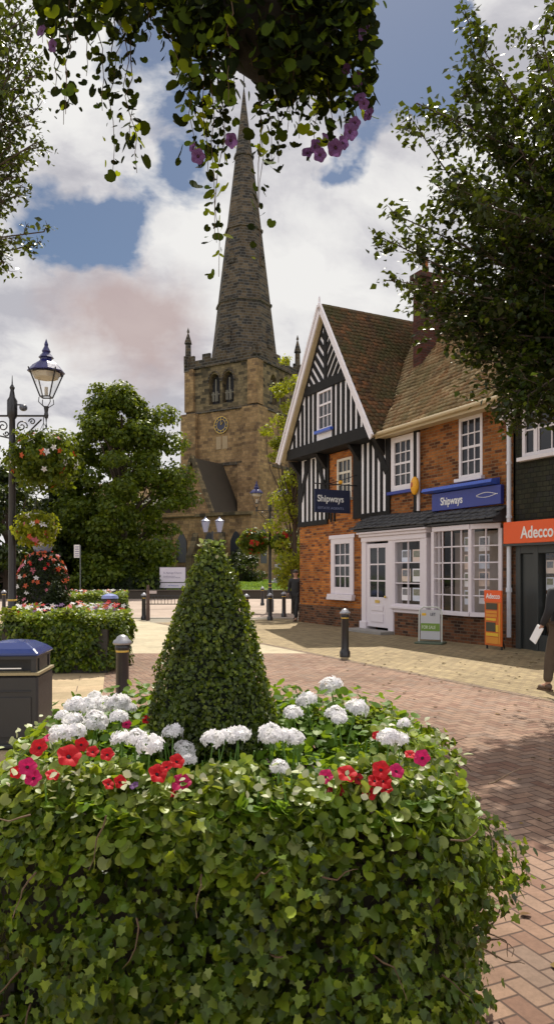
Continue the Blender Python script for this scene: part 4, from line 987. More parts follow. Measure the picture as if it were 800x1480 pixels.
# ------------------------------------------------------------------ near planter
def superr(a,rx,ry,e=4.0):
    c,s=np.abs(np.cos(a)),np.abs(np.sin(a)); return 1.0/((c/rx)**e+(s/ry)**e)**(1/e)
pl=thing('planter','dark square planter box nearly hidden under ivy in the foreground','planter',(PC.x,PC.y,0))
bx('box',paint('planter_wood',(.035,.03,.024),.7,.3,5),pl,(-.70,.70,-.52,.54,0,.76),bevel=.01)
bx('soil',SOIL,pl,(-.68,.68,-.50,.52,.76,.84))
for sx_ in (-.70,.70):
    for sy_ in (-.52,.54): bx('corner_post',MATS['planter_wood'],pl,(sx_-.035,sx_+.035,sy_-.035,sy_+.035,0,.84))
ivy=thing('ivy','thick dark green ivy covering the whole near planter','ivy',(PC.x,PC.y,0))
N=32000; a=rng.uniform(0,2*np.pi,N); z=rng.uniform(.02,.99,N)
lump=.035*np.sin(a*7+z*6)+.035*np.sin(a*13-z*9)+.03*np.sin(a*3+z*14)+.03*np.sin(a*29+z*31)*np.sin(a*17-z*37)
r=superr(a,.95,.78)+lump*1.35+rng.uniform(-.13,.03,N)-.12*np.clip((.45-z)/.45,0,1)-.22*np.clip((z-.62)/.38,0,1)**2
r+=np.where((np.abs(a)<.5)|(a>5.9),.03*np.sin(z*9),0)
pts=np.stack([r*np.cos(a),r*np.sin(a),z],1); nr=np.stack([np.cos(a),np.sin(a),.6+.0*z],1)
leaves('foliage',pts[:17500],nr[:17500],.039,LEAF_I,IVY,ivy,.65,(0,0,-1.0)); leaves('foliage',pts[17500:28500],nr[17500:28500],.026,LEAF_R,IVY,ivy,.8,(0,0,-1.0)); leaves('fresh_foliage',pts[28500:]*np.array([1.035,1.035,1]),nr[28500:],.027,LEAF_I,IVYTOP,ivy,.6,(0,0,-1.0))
N=9500; a=rng.uniform(0,2*np.pi,N); q=np.sqrt(rng.uniform(.42,1.0,N)); rr_=superr(a,.92,.76)*q
z=.985-.20*np.clip((q-.80)/.20,0,1)**2+rng.uniform(-.05,.045,N)+.03*np.sin(a*9+q*12)
pts=np.stack([rr_*np.cos(a),rr_*np.sin(a),z],1)
leaves('painted_sunlit_foliage',pts,np.stack([np.cos(a)*.35,np.sin(a)*.35-.15,np.ones(N)],1),.033,LEAF_R,IVYTOP,ivy,.6,(0,-.6,-.3))  # top ivy: yellower, creamier leaves with sunlight painted into their colour
m=MB()
for k in range(70):
    a=random.uniform(0,6.28); r0=float(superr(np.array([a]),.95,.8)[0]); z=random.uniform(.3,.98); p=Vector((r0*math.cos(a),r0*math.sin(a),z)); pts=[p*1]
    d=Vector((math.cos(a),math.sin(a),random.uniform(-1,.6)))
    for j in range(5): 
        d=(d+Vector((random.gauss(0,.5),random.gauss(0,.5),random.gauss(-.15,.4)))).normalized(); pts.append(pts[-1]+d*random.uniform(.012,.035)+Vector((math.cos(a),math.sin(a),0))*.006)
    m.tube(pts,[.003,.003,.0025,.002,.0015,.001],5)
m.build('stems',TWIG,ivy)
bed=thing('bedding_plants','bright green bedding foliage around the clipped cone in the near planter','plants',(PC.x,PC.y,0))
N=6200; a=rng.uniform(0,2*np.pi,N); q=np.sqrt(rng.uniform(0,.80,N)); rr_=superr(a,.93,.80)*q
X=rr_*np.cos(a); Yb=rr_*np.sin(a); z=.90+rng.uniform(0,.20,N)*np.clip(.45+Yb*1.2,0.15,1.1)+.035*np.sin(X*11)*np.cos(Yb*9)
leaves('foliage',np.stack([X,Yb,z],1),np.tile([0,-.1,1],(N,1)),.036,LEAF_R,BED,bed,.55,(0,0,.2))
N=450; a=rng.uniform(0,2*np.pi,N); q=np.sqrt(rng.uniform(.5,.95,N)); rr_=superr(a,.9,.78)*q
leaves('variegated_foliage',np.stack([rr_*np.cos(a),rr_*np.sin(a),.98+rng.uniform(0,.08,N)],1),np.tile([0,-.2,1],(N,1)),.03,LEAF_M,leafmat('cream_leaf',[(.5,.5,.33),(.28,.34,.12),(.6,.58,.42)],.3,.5,(.4,.4,.2)),bed,.6,(0,0,0))
N=500; a=rng.uniform(0,2*np.pi,N); q=np.sqrt(rng.uniform(0,.8,N)); rr_=superr(a,.9,.78)*q
m=MB()
for k in range(160):
    X_,Y_=float(rr_[k]*math.cos(a[k])),float(rr_[k]*math.sin(a[k])); m.tube([(X_,Y_,.84),(X_+random.gauss(0,.02),Y_+random.gauss(0,.02),1.03)],.003,5)
m.build('stems',MATS['stem_green'],bed)
# ------------------------------------------------------------------ clipped cones
def make_cone(name,label,loc,prof,n,leaf,mat,zbase):
    t=thing(name,label,'topiary',loc)
    zz=np.array([p[0] for p in prof]); rr=np.array([p[1] for p in prof])
    # sample by area
    z=rng.uniform(zz[0],zz[-1],n*4); rad=np.interp(z,zz,rr); keep=rng.uniform(0,rr.max(),n*4)<rad+.012; z=z[keep][:n]; rad=rad[keep][:n]; k=len(z)
    a=rng.uniform(0,2*np.pi,k); r=rad*(1+.035*np.sin(a*5+z*13)+.035*np.sin(a*9-z*21))+rng.uniform(-leaf*1.1,leaf*.35,k)+np.where(rng.random(k)<.04,leaf*rng.uniform(0,1.2,k),0)
    nr=np.stack([np.cos(a),np.sin(a),np.full(k,.5)],1)
    leaves('foliage',np.stack([r*np.cos(a),r*np.sin(a),z],1),nr,leaf,LEAF_M,mat,t,.65,(0,0,.6))
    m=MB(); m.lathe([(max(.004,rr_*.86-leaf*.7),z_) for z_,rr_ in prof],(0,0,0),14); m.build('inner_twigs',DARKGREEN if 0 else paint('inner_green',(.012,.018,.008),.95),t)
    m=MB(); m.tube([(0,0,zbase),(0,0,prof[0][0]+.05)],.018,6); m.build('stem',TWIG,t)
    return t
s3=3.0/F
cprof=[(H-(y_-HZ)*s3,r_) for y_,r_ in ((1075,.236),(1050,.251),(1030,.249),(970,.216),(920,.180),(870,.134),(835,.094),(812,.066),(798,.046),(784,.012))]
cone=make_cone('topiary_cone','tall dark clipped box cone in the middle of the near planter',(at(306,0,3.0).x,3.0,0),cprof,15000,.0165,BOX,.8)
lf=MB()
N=200; pts=np.stack([rng.normal(0,.026,N),rng.normal(0,.03,N),H-(HZ*0+ (800-HZ))*s3+rng.uniform(-.03,.05,N)],1)
leaves('top_shoots',pts,np.tile([0,-.3,.8],(N,1)),.018,LEAF_M,leafmat('shoot_leaf',[(.16,.22,.06),(.10,.15,.03),(.4,.36,.2)],.4,.5),cone,.8,(0,0,.5))
# ------------------------------------------------------------------ far planters
def far_planter(label,loc,rx,ry,h,nleaf,leaf,nfl,mats,rz=0):
    t=thing('planter',label,'planter',loc,rz,'ivy covered planters')
    bx('box',MATS['planter_wood'],t,(-rx*.88,rx*.88,-ry*.88,ry*.88,0,h*.8))
    N=nleaf; a=rng.uniform(0,2*np.pi,N); z=rng.uniform(.08,h,N)
    r=superr(a,rx,ry)+.05*np.sin(a*7+z*6)+.04*np.sin(a*12-z*8)+rng.uniform(-.12,.05,N)-.2*np.clip((z/h-.85)/.15,0,1)**2-.1*np.clip(.4-z,0,.4)
    leaves('ivy',np.stack([r*np.cos(a),r*np.sin(a),z],1),np.stack([np.cos(a),np.sin(a),.6+0*a],1),leaf,LEAF_S,IVY,t,.5,(0,0,-.8))
    N=nleaf//2; a=rng.uniform(0,2*np.pi,N); q=np.sqrt(rng.uniform(0,1.05,N)); rr_=superr(a,rx,ry)*q
    z=h-.03+rng.uniform(-.05,.14,N)+.05*np.sin(rr_*np.cos(a)*6)
    leaves('bedding',np.stack([rr_*np.cos(a),rr_*np.sin(a),z],1),np.tile([0,-.2,1],(N,1)),leaf*1.1,LEAF_S,IVYTOP,t,.5,(0,0,.3))
    for mt,k in mats:
        n=int(nfl*k); a=rng.uniform(0,2*np.pi,n); q=np.sqrt(rng.uniform(0,1,n)); rr_=superr(a,rx*.95,ry*.95)*q
        blossoms('flowers',np.stack([rr_*np.cos(a),rr_*np.sin(a),h+.08+rng.uniform(0,.14,n)],1),np.tile([0,-.5,1],(n,1)),.05,mt,t)['kind']='stuff'
    return t
far_planter('large ivy and flower covered planter behind the litter bin',(-3.72,13.0,0),1.0,.95,.92,15000,.075,170,[(P_WHITE,.5),(P_RED,.22),(P_ORG,.2),(P_LIL,.3)])
far_planter('smaller leafy planter farther back beside the blue lidded bin',(at(120,0,25.5).x,26.2,0),1.35,.9,.85,7000,.10,120,[(P_WHITE,.5),(P_ORG,.3)],.1)
make_cone('topiary_cone','small dark clipped cone in the planter behind the litter bin',(at(81,0,12.9).x,12.9,0),[(.85,.27),(1.05,.24),(1.25,.17),(1.42,.09),(1.52,.03)],2600,.045,DARKGREEN,.7)
# flower tower
ft=thing('flower_tower','domed tower of pink and orange bedding flowers behind the planter','flower tower',(at(62,0,15.6).x,15.6,0))
m=MB(); m.lathe([(.35,0),(.35,.6),(.28,.7),(.22,1.9),(.1,2.0)],(0,0,0),14); m.build('frame',IRON,ft)
N=8000; z=rng.uniform(.55,2.2,N); rad=np.interp(z,[.55,.9,1.5,1.85,2.05,2.2],[.4,.52,.52,.42,.27,.05]); a=rng.uniform(0,2*np.pi,N); r=rad+rng.uniform(-.1,.04,N)
leaves('foliage',np.stack([r*np.cos(a),r*np.sin(a),z],1),np.stack([np.cos(a),np.sin(a),.4+0*a],1),.06,LEAF_S,DARKGREEN,ft,.6)
for mt,n,z0,z1 in ((P_RED,14,1.45,2.15),(P_ORG,46,1.35,2.15),(P_PINK,44,.9,2.15),(P_WHITE,26,.6,2.1)):
    z=rng.uniform(z0,z1,n); rad=np.interp(z,[.55,.9,1.5,1.85,2.05,2.2],[.4,.52,.52,.42,.27,.05])+.04; a=rng.uniform(0,2*np.pi,n)
    blossoms('flowers',np.stack([rad*np.cos(a),rad*np.sin(a),z],1),np.stack([np.cos(a),np.sin(a),.5+0*a],1),.06,mt,ft)['kind']='stuff'
m=MB(); m.lathe([(.16,2.1),(.22,2.25),(.2,2.33),(.05,2.38)],(0,0,0),10); m.build('water_cap',paint('cap_pale',(.16,.17,.24),.4),ft,smooth=True)
# hanging baskets on posts
def basket(label,loc,r,chain,nleaf,leaf,fl,leafm=TRAIL,spread=1.0):
    t=thing('hanging_basket',label,'hanging basket',loc,0,'hanging flower baskets')
    m=MB(); m.lathe([(.05,-r*.9),(r*.45,-r*.8),(r*.8,-r*.45),(r,0),(r,.03)],(0,0,0),16); m.build('bowl',paint('coir',(.010,.008,.006),.95,.3,12),t,smooth=True)
    m=MB()
    for k in range(3): 
        g=k*2.09; m.tube([(r*math.cos(g),r*math.sin(g),.03),(0,0,chain)],.005,4)
    m.tube([(0,0,chain),(0,0,chain+.10)],.007,4); m.build('chain',IRON,t)
    N=nleaf; d=nrmz(rng.normal(0,1,(N,3))); q=rng.uniform(.6,1.2,N)*(1+.22*np.sin(d[:,0]*6+1)*np.cos(d[:,2]*5)+.15*np.sin(d[:,1]*9))
    P=d*q[:,None]*np.array([r*1.45,r*1.45,r*1.25])*spread+np.array([0,0,.02])
    leaves('foliage',P,d,leaf,LEAF_R if nleaf<3000 else LEAF_S,leafm,t,.6,(0,0,-.8))
    for mt,n in fl:
        d=nrmz(rng.normal(0,1,(n,3))); blossoms('flowers',d*np.array([r*1.7,r*1.7,r*1.4])*spread,d,leaf*.8,mt,t)['kind']='stuff'
    return t
basket('big leafy basket with orange flowers hanging from the near lamp post arm',(at(66,0,12.4).x,12.3,3.60),.32,.62,5200,.085,[(P_ORG,14),(P_RED,6),(P_WHITE,12)],OAKHI)
basket('lower basket with pale flowers beside the near lamp post',(at(54,0,12.4).x,12.35,2.42),.19,.5,3000,.075,[(P_ORG,14),(P_WHITE,26),(P_PINK,10)],ASH)
basket('left basket hanging from the far lamp post in front of the church',(at(366,0,31.2).x,31.2,3.0),.34,.7,3100,.16,[(P_RED,30),(P_ORG,15)],OAKHI)
basket('right basket hanging from the far lamp post near the brick corner',(at(412,0,31.2).x,31.2,3.0),.34,.7,3100,.16,[(P_RED,20),(P_ORG,15)],OAKHI)
# ================================================================== BINS
bn=thing('litter_bin','black litter bin with glossy domed lid at left edge behind the flowers','litter bin',(at(22,0,7.15).x,7.15,.006),R(4))
w_=.295
m=MB(); m.box(-w_,w_,-w_,w_,.04,.70); m.box(-w_-.01,w_+.01,-w_-.01,w_+.01,0,.06); body=m.build('body',paint('bin_black',(.022,.023,.026),.45,.2,5),bn,bevel=.02)
m=MB(); m.box(-w_+.06,w_-.06,-w_-.012,-w_-.001,.12,.50); m.box(-w_+.06,w_-.06,-w_-.02,-w_-.013,.55,.56); m.build('front_panel',MATS['bin_black'],body,bevel=.004)
m=MB(); m.box(-w_-.012,w_+.012,-w_-.012,w_+.012,.705,.73); m.build('trim_band',paint('dull_band',(.30,.25,.14),.5,.1,5),bn)
m=MB()
for x_ in (-w_+.02,w_-.07):
    for y_ in (-w_+.02,w_-.07): m.box(x_,x_+.05,y_,y_+.05,.73,.86)
m.box(-w_+.02,w_-.02,-w_+.14,w_-.14,.73,.86); m.box(-w_+.02,w_-.02,-w_+.01,w_-.01,.855,.885); hd=m.build('hood',MATS['bin_black'],bn)
bx('opening_sign',LETTER,hd,(-.14,.14,-w_+.005,-w_+.009,.765,.775))
m=MB(); m.lathe([(.425,.885),(.425,.905),(.35,.95),(.22,1.0),(.05,1.02)],(0,0,0),4,ph=math.pi/4); m.build('lid',paint('lid_blue',(.02,.035,.14),.18,.1,3),bn,bevel=.015)
b2=thing('litter_bin','small round dark bin with pale blue lid beside the far planter','litter bin',(at(159,0,24.9).x,24.9,.006))
m=MB(); m.lathe([(.26,0),(.28,.05),(.27,.72),(.29,.75),(.27,.78)],(0,0,0),16); m.build('body',MATS['bin_black'],b2,smooth=True)
m=MB(); m.lathe([(.30,.80),(.26,.9),(.1,.96),(.02,.97)],(0,0,0),16); m.build('lid',paint('lid_pale',(.20,.24,.5),.25,.1,3),b2,smooth=True)
# ================================================================== TREES
def wood(mb,p0,p1,r0,r1,bend=.15,n=6):
    p0=Vector(p0); p1=Vector(p1); L=(p1-p0).length; off=Vector((random.gauss(0,1),random.gauss(0,1),random.gauss(0,.6)))*L*bend
    pts=[];rs=[]
    for i in range(n+1):
        f=i/n; pts.append(p0.lerp(p1,f)+off*math.sin(f*math.pi)*.5); rs.append(r0+(r1-r0)*f)
    mb.tube(pts,rs,6); return pts
def far_tree(name,label,X,Y,z0,z1,rad,ncl,nl,leaf,mat,prof=((0,.6),(.25,1),(.6,.9),(.85,.5),(1,.1)),clr=.19,lean=0,ground=0,seed=1,extra=(),group='trees round the churchyard',squash=1):
    random.seed(seed); st=np.random.default_rng(seed)
    t=thing(name,label,'tree',(X,Y,ground),0,group)
    h=z1-ground; tk=MB(); tk.tube([(0,0,-.2),(.05,0,h*.25),(lean*.4,.1,h*.5),(lean*.8,0,h*.85)],[rad*.09,rad*.075,rad*.05,rad*.015],8)
    C=[];Rr=[]
    f=[p[0] for p in prof]; w=[p[1] for p in prof]
    for i in range(ncl):
        g=st.uniform(0,1)**.85; zc=(z0-ground)+(h-(z0-ground))*g*.97; rw=np.interp(g,f,w)*rad; a=st.uniform(0,6.28); q=math.sqrt(st.uniform(.12,1))
        c=Vector((lean*g+rw*q*math.cos(a)*.88,rw*q*math.sin(a)*.88*squash,zc)); C.append(c); Rr.append(rad*clr*st.uniform(.6,1.3)*(1.15-.4*g))
    for (px,py,rr) in extra: 
        p=at(px,py,Y)-Vector((X,Y,ground)); C.append(p); Rr.append(rr)
    for c in C[::max(1,len(C)//34)]:
        wood(tk,(lean*.3*c.z/h,0,max(.8,c.z*.55)),c,rad*.025,rad*.006,.12,4)
    tk.build('trunk',BARK,t,smooth=True)
    C=np.array([c[:] for c in C]); Rr=np.array(Rr); pick=st.choice(len(C),nl,p=(Rr**2)/(Rr**2).sum())
    d=nrmz(st.normal(0,1,(nl,3))); rr=Rr[pick]*st.uniform(.25,1.12,nl)**.6
    P=C[pick]+d*rr[:,None]*np.array([1.15,1.15,.75]); 
    leaves('crown',P,d+np.array([0,0,.5]),leaf,LEAF_S,mat,t,.6,(0,0,-.5))
    return t
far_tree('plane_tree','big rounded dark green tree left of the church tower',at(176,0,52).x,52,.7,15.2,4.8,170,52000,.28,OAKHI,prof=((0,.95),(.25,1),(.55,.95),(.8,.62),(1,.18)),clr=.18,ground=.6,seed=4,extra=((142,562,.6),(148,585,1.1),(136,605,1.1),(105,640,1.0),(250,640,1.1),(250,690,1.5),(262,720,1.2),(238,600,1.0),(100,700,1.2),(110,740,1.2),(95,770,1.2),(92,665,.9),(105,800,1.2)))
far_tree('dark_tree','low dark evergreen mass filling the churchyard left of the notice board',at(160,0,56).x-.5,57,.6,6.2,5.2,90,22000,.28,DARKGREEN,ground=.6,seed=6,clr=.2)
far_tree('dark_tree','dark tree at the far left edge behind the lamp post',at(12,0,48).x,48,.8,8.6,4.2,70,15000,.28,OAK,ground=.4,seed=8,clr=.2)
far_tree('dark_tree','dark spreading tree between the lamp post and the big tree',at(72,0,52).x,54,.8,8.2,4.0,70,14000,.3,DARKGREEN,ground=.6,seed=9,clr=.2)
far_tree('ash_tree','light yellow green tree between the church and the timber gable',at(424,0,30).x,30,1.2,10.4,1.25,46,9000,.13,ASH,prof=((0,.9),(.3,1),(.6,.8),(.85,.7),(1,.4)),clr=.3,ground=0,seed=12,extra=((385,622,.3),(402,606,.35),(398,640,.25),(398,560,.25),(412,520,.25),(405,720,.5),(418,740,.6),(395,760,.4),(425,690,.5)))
far_tree('round_shrub','rounded dark shrub on the grass before the church door',at(350,0,58).x,58,1.0,3.6,1.7,26,5200,.18,OAK,clr=.3,ground=.9,seed=14)
far_tree('round_shrub','dark shrub beside the stone cross under the ash tree',at(428,0,54).x,54,1.0,4.4,1.5,24,4200,.2,OAK,clr=.3,ground=.85,seed=15)
hd_=thing('hedge','long low dark hedge behind the churchyard wall on the left','hedge',(-14,48.6,.45))
N=9000; P=np.stack([rng.uniform(-14,6.2,N),rng.uniform(-.4,.5,N),rng.uniform(0,.9,N)+.12*np.sin(np.linspace(0,60,N))],1)
leaves('foliage',P,np.tile([0,-.6,.7],(N,1)),.2,LEAF_S,DARKGREEN,hd_,.6)
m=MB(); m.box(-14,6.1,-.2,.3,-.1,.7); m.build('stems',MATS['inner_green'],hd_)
# near trees: branching limbs towards chosen tips
def near_tree(name,label,base,fork,tips,leaf,mat,per=9,tw=.45,density=1.0,hi=None,seed=3):
    random.seed(seed)
    t=thing(name,label,'tree',(base[0],base[1],0),0,'overhanging trees close by')
    B=Vector((base[0],base[1],0)); wd=MB()
    wood(wd,Vector((0,0,0)),Vector(fork)-B,.24,.15,.03,6)
    P=[];D=[]
    for tip,r0 in tips:
        tip=Vector(tip)-B; st=Vector(fork)-B; st=st+Vector((0,0,random.uniform(-.5,2.2)))*.5
        pts=wood(wd,st,tip,r0,.006,.14,9)
        L=(tip-st).length
        for f in np.linspace(.42,1.0,int(per*max(1,L/2.2))):
            i=min(len(pts)-2,int(f*(len(pts)-1))); q=f*(len(pts)-1)-i; p=pts[i].lerp(pts[i+1],min(1,q))
            d0=(pts[i+1]-pts[i]).normalized()
            d=(d0*.8+Vector((random.gauss(0,.75),random.gauss(0,.75),random.gauss(.05,.45)))).normalized()
            ln=tw*random.uniform(.5,1.25)*(1.15-.5*f); e=p+d*ln-Vector((0,0,.12*ln))
            wood(wd,p,e,.007,.002,.12,3)
            nl=int(ln/leaf*3.6*density)
            for k in range(nl):
                g=(k+.5)/nl; c=p.lerp(e,g); P.append(c+Vector((random.gauss(0,leaf*.8),random.gauss(0,leaf*.8),random.gauss(-.01,leaf*.7)))); D.append((random.gauss(0,.5),random.gauss(0,.5),1))
            for _ in range(2):
                c=p.lerp(e,random.uniform(.3,.8)); e2=c+Vector((random.gauss(0,1),random.gauss(0,1),random.gauss(0,.5))).normalized()*ln*.55
                wood(wd,c,e2,.004,.0015,.1,2)
                for k in range(int(nl*.55)):
                    P.append(c.lerp(e2,(k+.5)/(nl*.55))+Vector((random.gauss(0,leaf*.7),random.gauss(0,leaf*.7),random.gauss(0,leaf*.6)))); D.append((random.gauss(0,.5),random.gauss(0,.5),1))
    wd.build('trunk',BARK,t,smooth=True)
    leaves('crown',np.array([p[:] for p in P]),np.array(D),leaf,LEAF_S if leaf<.06 else LEAF_S,mat,t,.45,(0,0,-.8))
    print(name,len(P))
    return t
LB=[(-60,720),(0,700),(28,674),(60,728),(85,712),(111,690),(130,722),(149,615),(185,610),(215,660),(247,655),(264,632),(312,585),(342,555),(370,575),(400,590),(440,615),(470,650),(500,672),(530,700),(560,722),(590,745),(620,780)]
def lb(y): return float(np.interp(y,[q[0] for q in LB],[q[1] for q in LB]))
random.seed(5); tips=[]
for (px,py,Y) in ((675,28,9.5),(690,60,9),(678,111,9.6),(700,130,10),(602,149,9.2),(640,165,9.6),(603,185,9.4),(652,247,9.8),(626,264,9),(640,285,9.6),(575,312,9),(590,330,9.6),(548,342,9.3),(600,360,9.8),(566,405,9.4),(600,420,10),(622,440,10),(650,475,9.3),(700,500,9.5),(632,452,9.4),(640,470,9.6),(655,455,9.6),(668,480,9.4),(625,470,9.3),(660,440,9.5),(720,540,9.8),(735,585,9.1),(765,600,9.4),(790,610,9),(705,560,9.3),(725,575,9.0),(745,560,9.5),(755,600,9.1),(720,525,9.4),(745,530,9.2),(690,520,9.5),(735,590,9.0)):
    tips.append((at(px,py,Y),.035))
for k in range(76):
    py=random.uniform(-40,500) if k<54 else random.uniform(150,470); L_=lb(py); px=L_+30+random.random()**.8*(900-L_)
    if py>470 and random.random()<.45: continue
    tips.append((at(px,py,random.uniform(8.3,12.0)),.03))
near_tree('lime_tree','leafy tree overhanging from the right in front of the tiled roof',(6.6,10.4),(6.2,10.3,4.6),tips,.095,OAK,per=10,tw=.5,density=1.1,seed=5)
tips=[]
for (px,py) in ((52,10),(48,60),(50,88),(45,118),(50,165),(58,205),(45,230),(30,255),(12,290),(68,335),(50,355),(10,378),(20,20),(20,60),(15,100),(25,140),(15,170),(20,210),(10,240),(-20,50),(-20,120),(-20,200),(-30,300),(-10,345),(35,40)):
    tips.append((at(px-4,py,random.uniform(7.2,8.4)),.02))
near_tree('lime_tree','leafy tree whose branch tips overhang the upper left corner',(-5.2,7.8),(-5.0,7.8,4.2),tips+[(t_[0]+Vector((random.gauss(-.15,.15),random.gauss(0,.3),random.gauss(0,.25))),.015) for t_ in tips],.062,OAK,per=9,tw=.34,seed=11)
# ================================================================== NEAR HANGING BASKET
hb=thing('hanging_basket','dark overhead basket trailing ivy and purple petunias close to the camera','hanging basket',(at(400,0,2.45).x,2.45,3.56),0,'hanging flower baskets')
O=Vector(hb.location)
m=MB(); m.lathe([(.03,-.19),(.10,-.18),(.17,-.12),(.215,-.02),(.22,.05)],(0,0,0),20); m.build('bowl',MATS['coir'],hb,smooth=True)
m=MB()
for k in range(3): g=k*2.09; m.tube([(.21*math.cos(g),.21*math.sin(g),.05),(0,0,.7)],.004,5)
m.tube([(0,0,.7),(0,0,.85)],.006,5); m.build('chain',IRON,hb)
st=MB(); P=[];D=[];S=[]
def trail(p0,p1,n,sz,wob=.02,spr=.02,bare=0):
    p0=Vector(p0)-O; p1=Vector(p1)-O; pts=[]
    for i in range(9):
        f=i/8; pts.append(p0.lerp(p1,f)+Vector((random.gauss(0,wob),random.gauss(0,wob),0))*math.sin(f*math.pi)+Vector((0,0,0)))
    st.tube(pts,[.0022-.0012*i/8 for i in range(9)],5)
    for k in range(n):
        f=bare+(1-bare)*(k+random.random()*.8)/n; i=min(7,int(f*8)); c=pts[i].lerp(pts[i+1],f*8-i)
        P.append((c+Vector((random.gauss(0,spr),random.gauss(0,spr),random.gauss(0,spr*.6))))[:]); a=random.uniform(0,6.28); D.append((math.cos(a),-abs(math.sin(a))*1.1,.55)); S.append(sz*random.uniform(.6,1.15))
TR=[(100,-30,95,165,16,.2),(85,-30,80,130,14,.3),(110,-20,92,180,10,.45),(60,0,62,62,12,0),(75,-10,72,70,14,0),(165,-30,163,250,30,.25),(172,-30,190,215,26,.25),(150,-20,148,160,20,.2),(190,30,198,250,14,.55),(180,-20,165,110,22,0),(195,-30,262,102,4,.6),(130,-30,125,110,18,0),(105,-30,110,62,14,0),(220,-30,215,60,14,0),(240,-30,245,60,14,0),
 (262,-20,285,225,34,.1),(275,-20,272,130,30,0),(290,-20,300,250,40,0),(300,-20,310,345,26,.45),(318,-10,316,400,24,.4),(325,-20,325,235,40,0),(335,-20,330,150,26,0),(312,-20,305,190,34,0),(345,-20,338,120,20,0),
 (372,0,376,385,17,.35),(378,0,374,300,10,.5),(388,0,392,235,18,.35),(398,20,402,235,16,.5),(364,-10,364,95,14,0),
 (410,-20,415,190,34,0),(430,-20,432,200,40,0),(450,-20,455,215,40,0),(470,-20,480,205,38,0),(490,-20,500,200,34,0),(505,-20,515,170,30,0),(515,-20,525,110,24,0),(500,-20,535,50,20,0),(480,-30,540,15,18,0),(460,-20,470,140,34,0),(440,0,440,140,30,0),(420,0,424,150,30,0),(395,-20,400,150,30,0)]
random.seed(21)
for (x0_,y0_,x1_,y1_,n_,br) in TR:
    Y_=2.45+random.uniform(-.22,.22); trail(at(x0_,y0_,Y_),at(x1_,y1_,Y_+random.uniform(-.05,.05)),int(n_*1.35),.033,.012,.022,br)
for k in range(3600):
    px=random.choice((random.uniform(60,260),random.uniform(258,345),random.uniform(372,540),random.uniform(350,540),random.uniform(372,500))); lim=48 if px<250 else (190 if px<335 else (95 if px<372 else 120))
    if px>372: lim=150+50*random.random()
    P.append((at(px,random.uniform(-60,lim*random.random()**.7),2.45+random.uniform(-.24,.24))-O)[:]); D.append((random.gauss(0,.7),-.8,.5)); S.append(.036)
P=np.array(P); 
Q=rng.random(len(P)); nb_=Q<np.where(P[:,2]+O.z<3.22,.80,.94); D=np.array(D); S=np.array(S)  # low trails get a larger share of the leaves painted as sunlit
leaves('foliage',P[nb_],D[nb_],S[nb_],LEAF_R,TRAIL,hb,.45,(0,0,-.8)); leaves('painted_sunlit_foliage',P[~nb_],D[~nb_],S[~nb_],LEAF_R,TRAILHI,hb,.45,(0,0,-.8))
st.build('stems',TWIG,hb)
for i,(px,py,rp,Yp) in enumerate([(506,190,15,2.3),(484,214,15,2.35),(456,212,13,2.4),(524,52,13,2.3),(516,115,13,2.35),(532,165,12,2.4),(520,140,11,2.3),(286,226,13,2.3),(334,203,13,2.35),(278,212,9,2.4),(60,44,11,2.4),(76,66,11,2.35),(470,200,10,2.45),(508,30,11,2.4),(496,206,12,2.38),(512,178,11,2.3),(444,220,11,2.42),(462,224,12,2.33),(525,150,10,2.3),(500,100,10,2.35),(535,75,10,2.35),(528,32,11,2.3)]):
    if 'lil' not in pp_: pp_['lil']=None
    g=copy_tree(pp_[P_LIL.name]); 
    g.location=at(px,py,Yp); d=Vector((random.uniform(-.8,.8),-.7,random.uniform(-.6,.3))).normalized(); g.rotation_euler=d.to_track_quat('Z','Y').to_euler(); k=.78*rp/F*Yp/.034; g.scale=(k,k,k)
    g['label']=f'mauve petunia hanging overhead, '+['above the geranium side, lowest at right','beside the lowest right one','left end of the lower right bunch','topmost at the right edge','below the topmost right edge one','tip of the right edge bunch','middle of the right edge bunch','left one crossing the spire side','pink one just left of the spire','smallest one left of the spire','upper one at the far left','lower one at the far left','small one inside the lower right bunch','upper small one near the basket bowl','between the two lowest right ones','just above the lowest right pair','leftmost edge of the lower right bunch','lowest of the lower right bunch','inside the right edge bunch','dim one deep in the leaves at right','on a short stalk at the right edge','near the top of the right edge'][i]; g['group']='petunias of the overhead basket'
# ================================================================== PEOPLE
def skin(name,vr,edges,mat,parent,sub=2,root=0):
    me=bpy.data.meshes.new(name); me.from_pydata([v[:3] for v in vr],edges,[]); o=bpy.data.objects.new('tmp',me); COL.objects.link(o)
    md=o.modifiers.new('s','SKIN'); md.branch_smoothing=.4
    for i,v in enumerate(vr):
        sv=me.skin_vertices[0].data[i]; rr=v[3]; sv.radius=(rr,rr) if not hasattr(rr,'__len__') else rr; sv.use_root=(i==root)
    s=o.modifiers.new('u','SUBSURF'); s.levels=sub; s.render_levels=sub
    dg=bpy.context.evaluated_depsgraph_get(); dg.update(); m2=bpy.data.meshes.new_from_object(o.evaluated_get(dg))
    bpy.data.objects.remove(o); m2.polygons.foreach_set('use_smooth',[True]*len(m2.polygons)); m2.materials.clear(); m2.materials.append(mat); m2.name=name
    q=bpy.data.objects.new(name,m2); link(q,parent); return q
SKINM=paint('skin',(.42,.24,.17),.5,.1,9)
